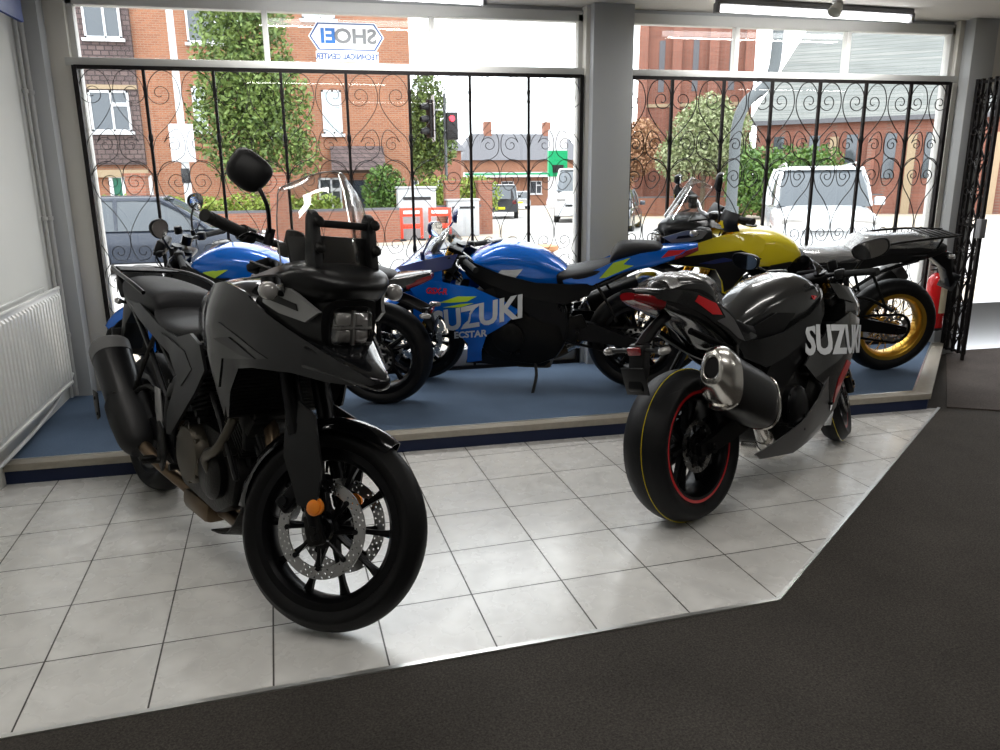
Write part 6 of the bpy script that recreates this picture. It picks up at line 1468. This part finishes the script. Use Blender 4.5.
def sport_black():
    root = bike_root('sports_motorcycle', (3.049, -1.095), 31.3, 9, 0)
    tag(root, 'black and silver sports motorcycle on white tiles with big silver-tipped exhaust facing the room', 'motorcycle')
    def warp(x, y, z):
        t = max(0, min(1, (.55 - x) / .7)); t = t * t * (3 - 2 * t)
        if z > .5: z += t * .075 * min(1, (z - .5) / .25)
        if z > .68 and .20 < x < .80: x -= .05 * ((.80 - x) / .38 if x > .42 else (x - .20) / .22)
        if z > .5 and x < .1: x += .05 * min(1, (.1 - x) / .3)
        return (x, y, z)
    sport_bike(root, dict(steer=20, paint='tank_black', tank='tank_black', tank_knee=True, rim='satin_black_metal', stripe=MATS['red_paint'], line=-.02, fork='gold_fork', fender='tank_black', gz=.87, tz=.02,
        tail='tank_black', tail_decals=[([(.12, .845), (.0, .875), (-.02, .85), (.10, .80), (.16, .80)], 'red_paint'), ([(.24, .785), (.14, .835), (.18, .79), (.13, .775), (.28, .71), (.34, .70)], 'grey_paint')],
        cowl='tank_black', side='tank_black', screen='screen_smoke', fairing=FAIR, lower=LOW_BLADE, lower_mat='grey_paint', warp=warp, film=True, hump=.03, pillion='tank_black', mz=-.02,
        tank_text=[('GSX-R', .05, .93, .83, 12, 'red_paint', 1.)], header='brushed_steel', wr=.20,
        fairing_text=[('SUZUKI', .19, 1.06, .60, -8, 'white_decal', 1.)], fairing_decals=[([(1.20, .47), (1.10, .50), (1.02, .42), (1.0, .30), (1.06, .30), (1.10, .40)], 'red_paint')], my=.33, mirz=1.02))
    return root

def sport_blue():
    root = bike_root('sports_motorcycle', (3.50, .62), 157, 6, .1)
    tag(root, 'blue sports motorcycle in side view on the blue carpet with large white SUZUKI lettering', 'motorcycle')
    sport_bike(root, dict(steer=6, paint='blue_paint', tank='blue_paint', rim='satin_black_metal', fork='gold_fork', fender='blue_paint', gz=.84, tz=-.01, tail='blue_paint', cap='silver_trim',
        tail_decals=[([(.16, .83), (.06, .86), (.10, .82), (.04, .81), (.20, .74), (.24, .735)], 'lime_paint'), ([(-.16, .90), (-.26, .90), (-.22, .872), (-.12, .855)], 'red_paint')],
        cowl='blue_paint', shoulder='navy_paint', side='blue_paint', screen='screen_clear', fairing=FAIR, lower=LOW_THIN, lower_mat='matt_black', mirror_mat='navy_paint',
        tank_decals=[([(.92, .70), (.83, .80), (.70, .80), (.78, .71), (.84, .685)], 'white_decal'), ([(1.0, .72), (.95, .755), (.93, .72)], 'lime_paint')],
        tank_text=[('S', .06, .88, .87, 0, 'silver_trim', 1.)],
        fairing_text=[('SUZUKI', .19, 1.00, .50, 12, 'white_decal', .92), ('ECSTAR', .062, 1.04, .38, 8, 'white_decal', 1.), ('GSX-R', .05, 1.24, .655, 0, 'red_paint', 1.)],
        fairing_decals=[([(1.22, .585), (1.10, .63), (.98, .63), (1.04, .60), (1.14, .59)], 'lime_paint'), ([(1.20, .555), (1.08, .565), (1.0, .59), (1.08, .585)], 'lime_paint')], my=.27, mirz=1.05))
    return root

def naked_blue():
    root = bike_root('naked_motorcycle', (1.894, .645), 160, 6, .1)
    tag(root, 'blue unfaired motorcycle on the blue carpet, mostly hidden behind the dark grey adventure motorcycle', 'motorcycle')
    root['label'] = 'blue unfaired motorcycle mostly hidden behind the dark grey adventure motorcycle'
    def warp(x, y, z):
        if z > .6: z += .02
        t = max(0, min(1, (.35 - x) / .4))
        if z > .55: z -= .14 * t
        return (x, y, z)
    sport_bike(root, dict(naked=True, steer=12, paint='blue_paint', tank='blue_paint', rim='satin_black_metal', stripe=None, rear_style='cast5', fork='satin_black_metal', fender='blue_paint', gz=.93, tail='tank_black', cap='silver_trim', warp=warp,
        tank_decals=[([(1.02, .76), (.86, .86), (.66, .88), (.80, .82), (.92, .75)], 'lime_paint'), ([(1.06, .70), (.90, .78), (.78, .78), (.86, .70), (.98, .66)], 'graphite_plastic')], wr=.17, Rr=.312, muffler=False))
    return root

def adventure_yellow():
    root = bike_root('adventure_motorcycle', (5.30, .635), 173, 8, .1)
    tag(root, 'yellow and black adventure motorcycle with gold spoked wheels and luggage rack on the blue carpet', 'motorcycle')
    def warp(x, y, z):
        if z > .5: z = .5 + (z - .5) * .875
        if x < 0: x *= .86
        return (x, y, z)
    adventure_bike(root, dict(wb=1.57, steer=8, Rf=.345, rimF=.27, style='wire', rim='gold_rim', tyre='trail_tyre', paint='yellow_paint', paint2='black_plastic', accent=MATS['navy_paint'], recess=[(1.05, 0, .90), (1.2, 0, .97), (1.45, 0, .925), (1.68, 0, .868), (1.68, 0, .85), (1.42, 0, .845), (1.335, 0, .825), (1.285, 0, .74), (1.265, 0, .66), (1.22, 0, .69), (1.16, 0, .79)], beak=MATS['yellow_paint'], fender='black_plastic',
        fork='gold_fork', engine='dark_cast_metal', bar=dict(end=(1.30, .41, 1.15), cx=1.38, cz=1.10), kz=.93, warp=warp, film=True, guards=True,
        mirrors=[dict(pts=((1.40, .24, 1.14), (1.44, .27, 1.23), (1.45, .29, 1.35)), size=(.05, .055), turn=-30), dict(pts=((1.40, -.24, 1.14), (1.44, -.27, 1.20), (1.43, -.29, 1.25)), size=(.045, .03), turn=-30)],
        screen=dict(x0=1.62, z0=1.16, x1=1.47, z1=1.43, w0=.15, w1=.12, arch=.03, mat='screen_clear', label='small clear upright windscreen', bracket=False)))
    return root
adventure_grey(); sport_black(); sport_blue(); naked_blue(); adventure_yellow()
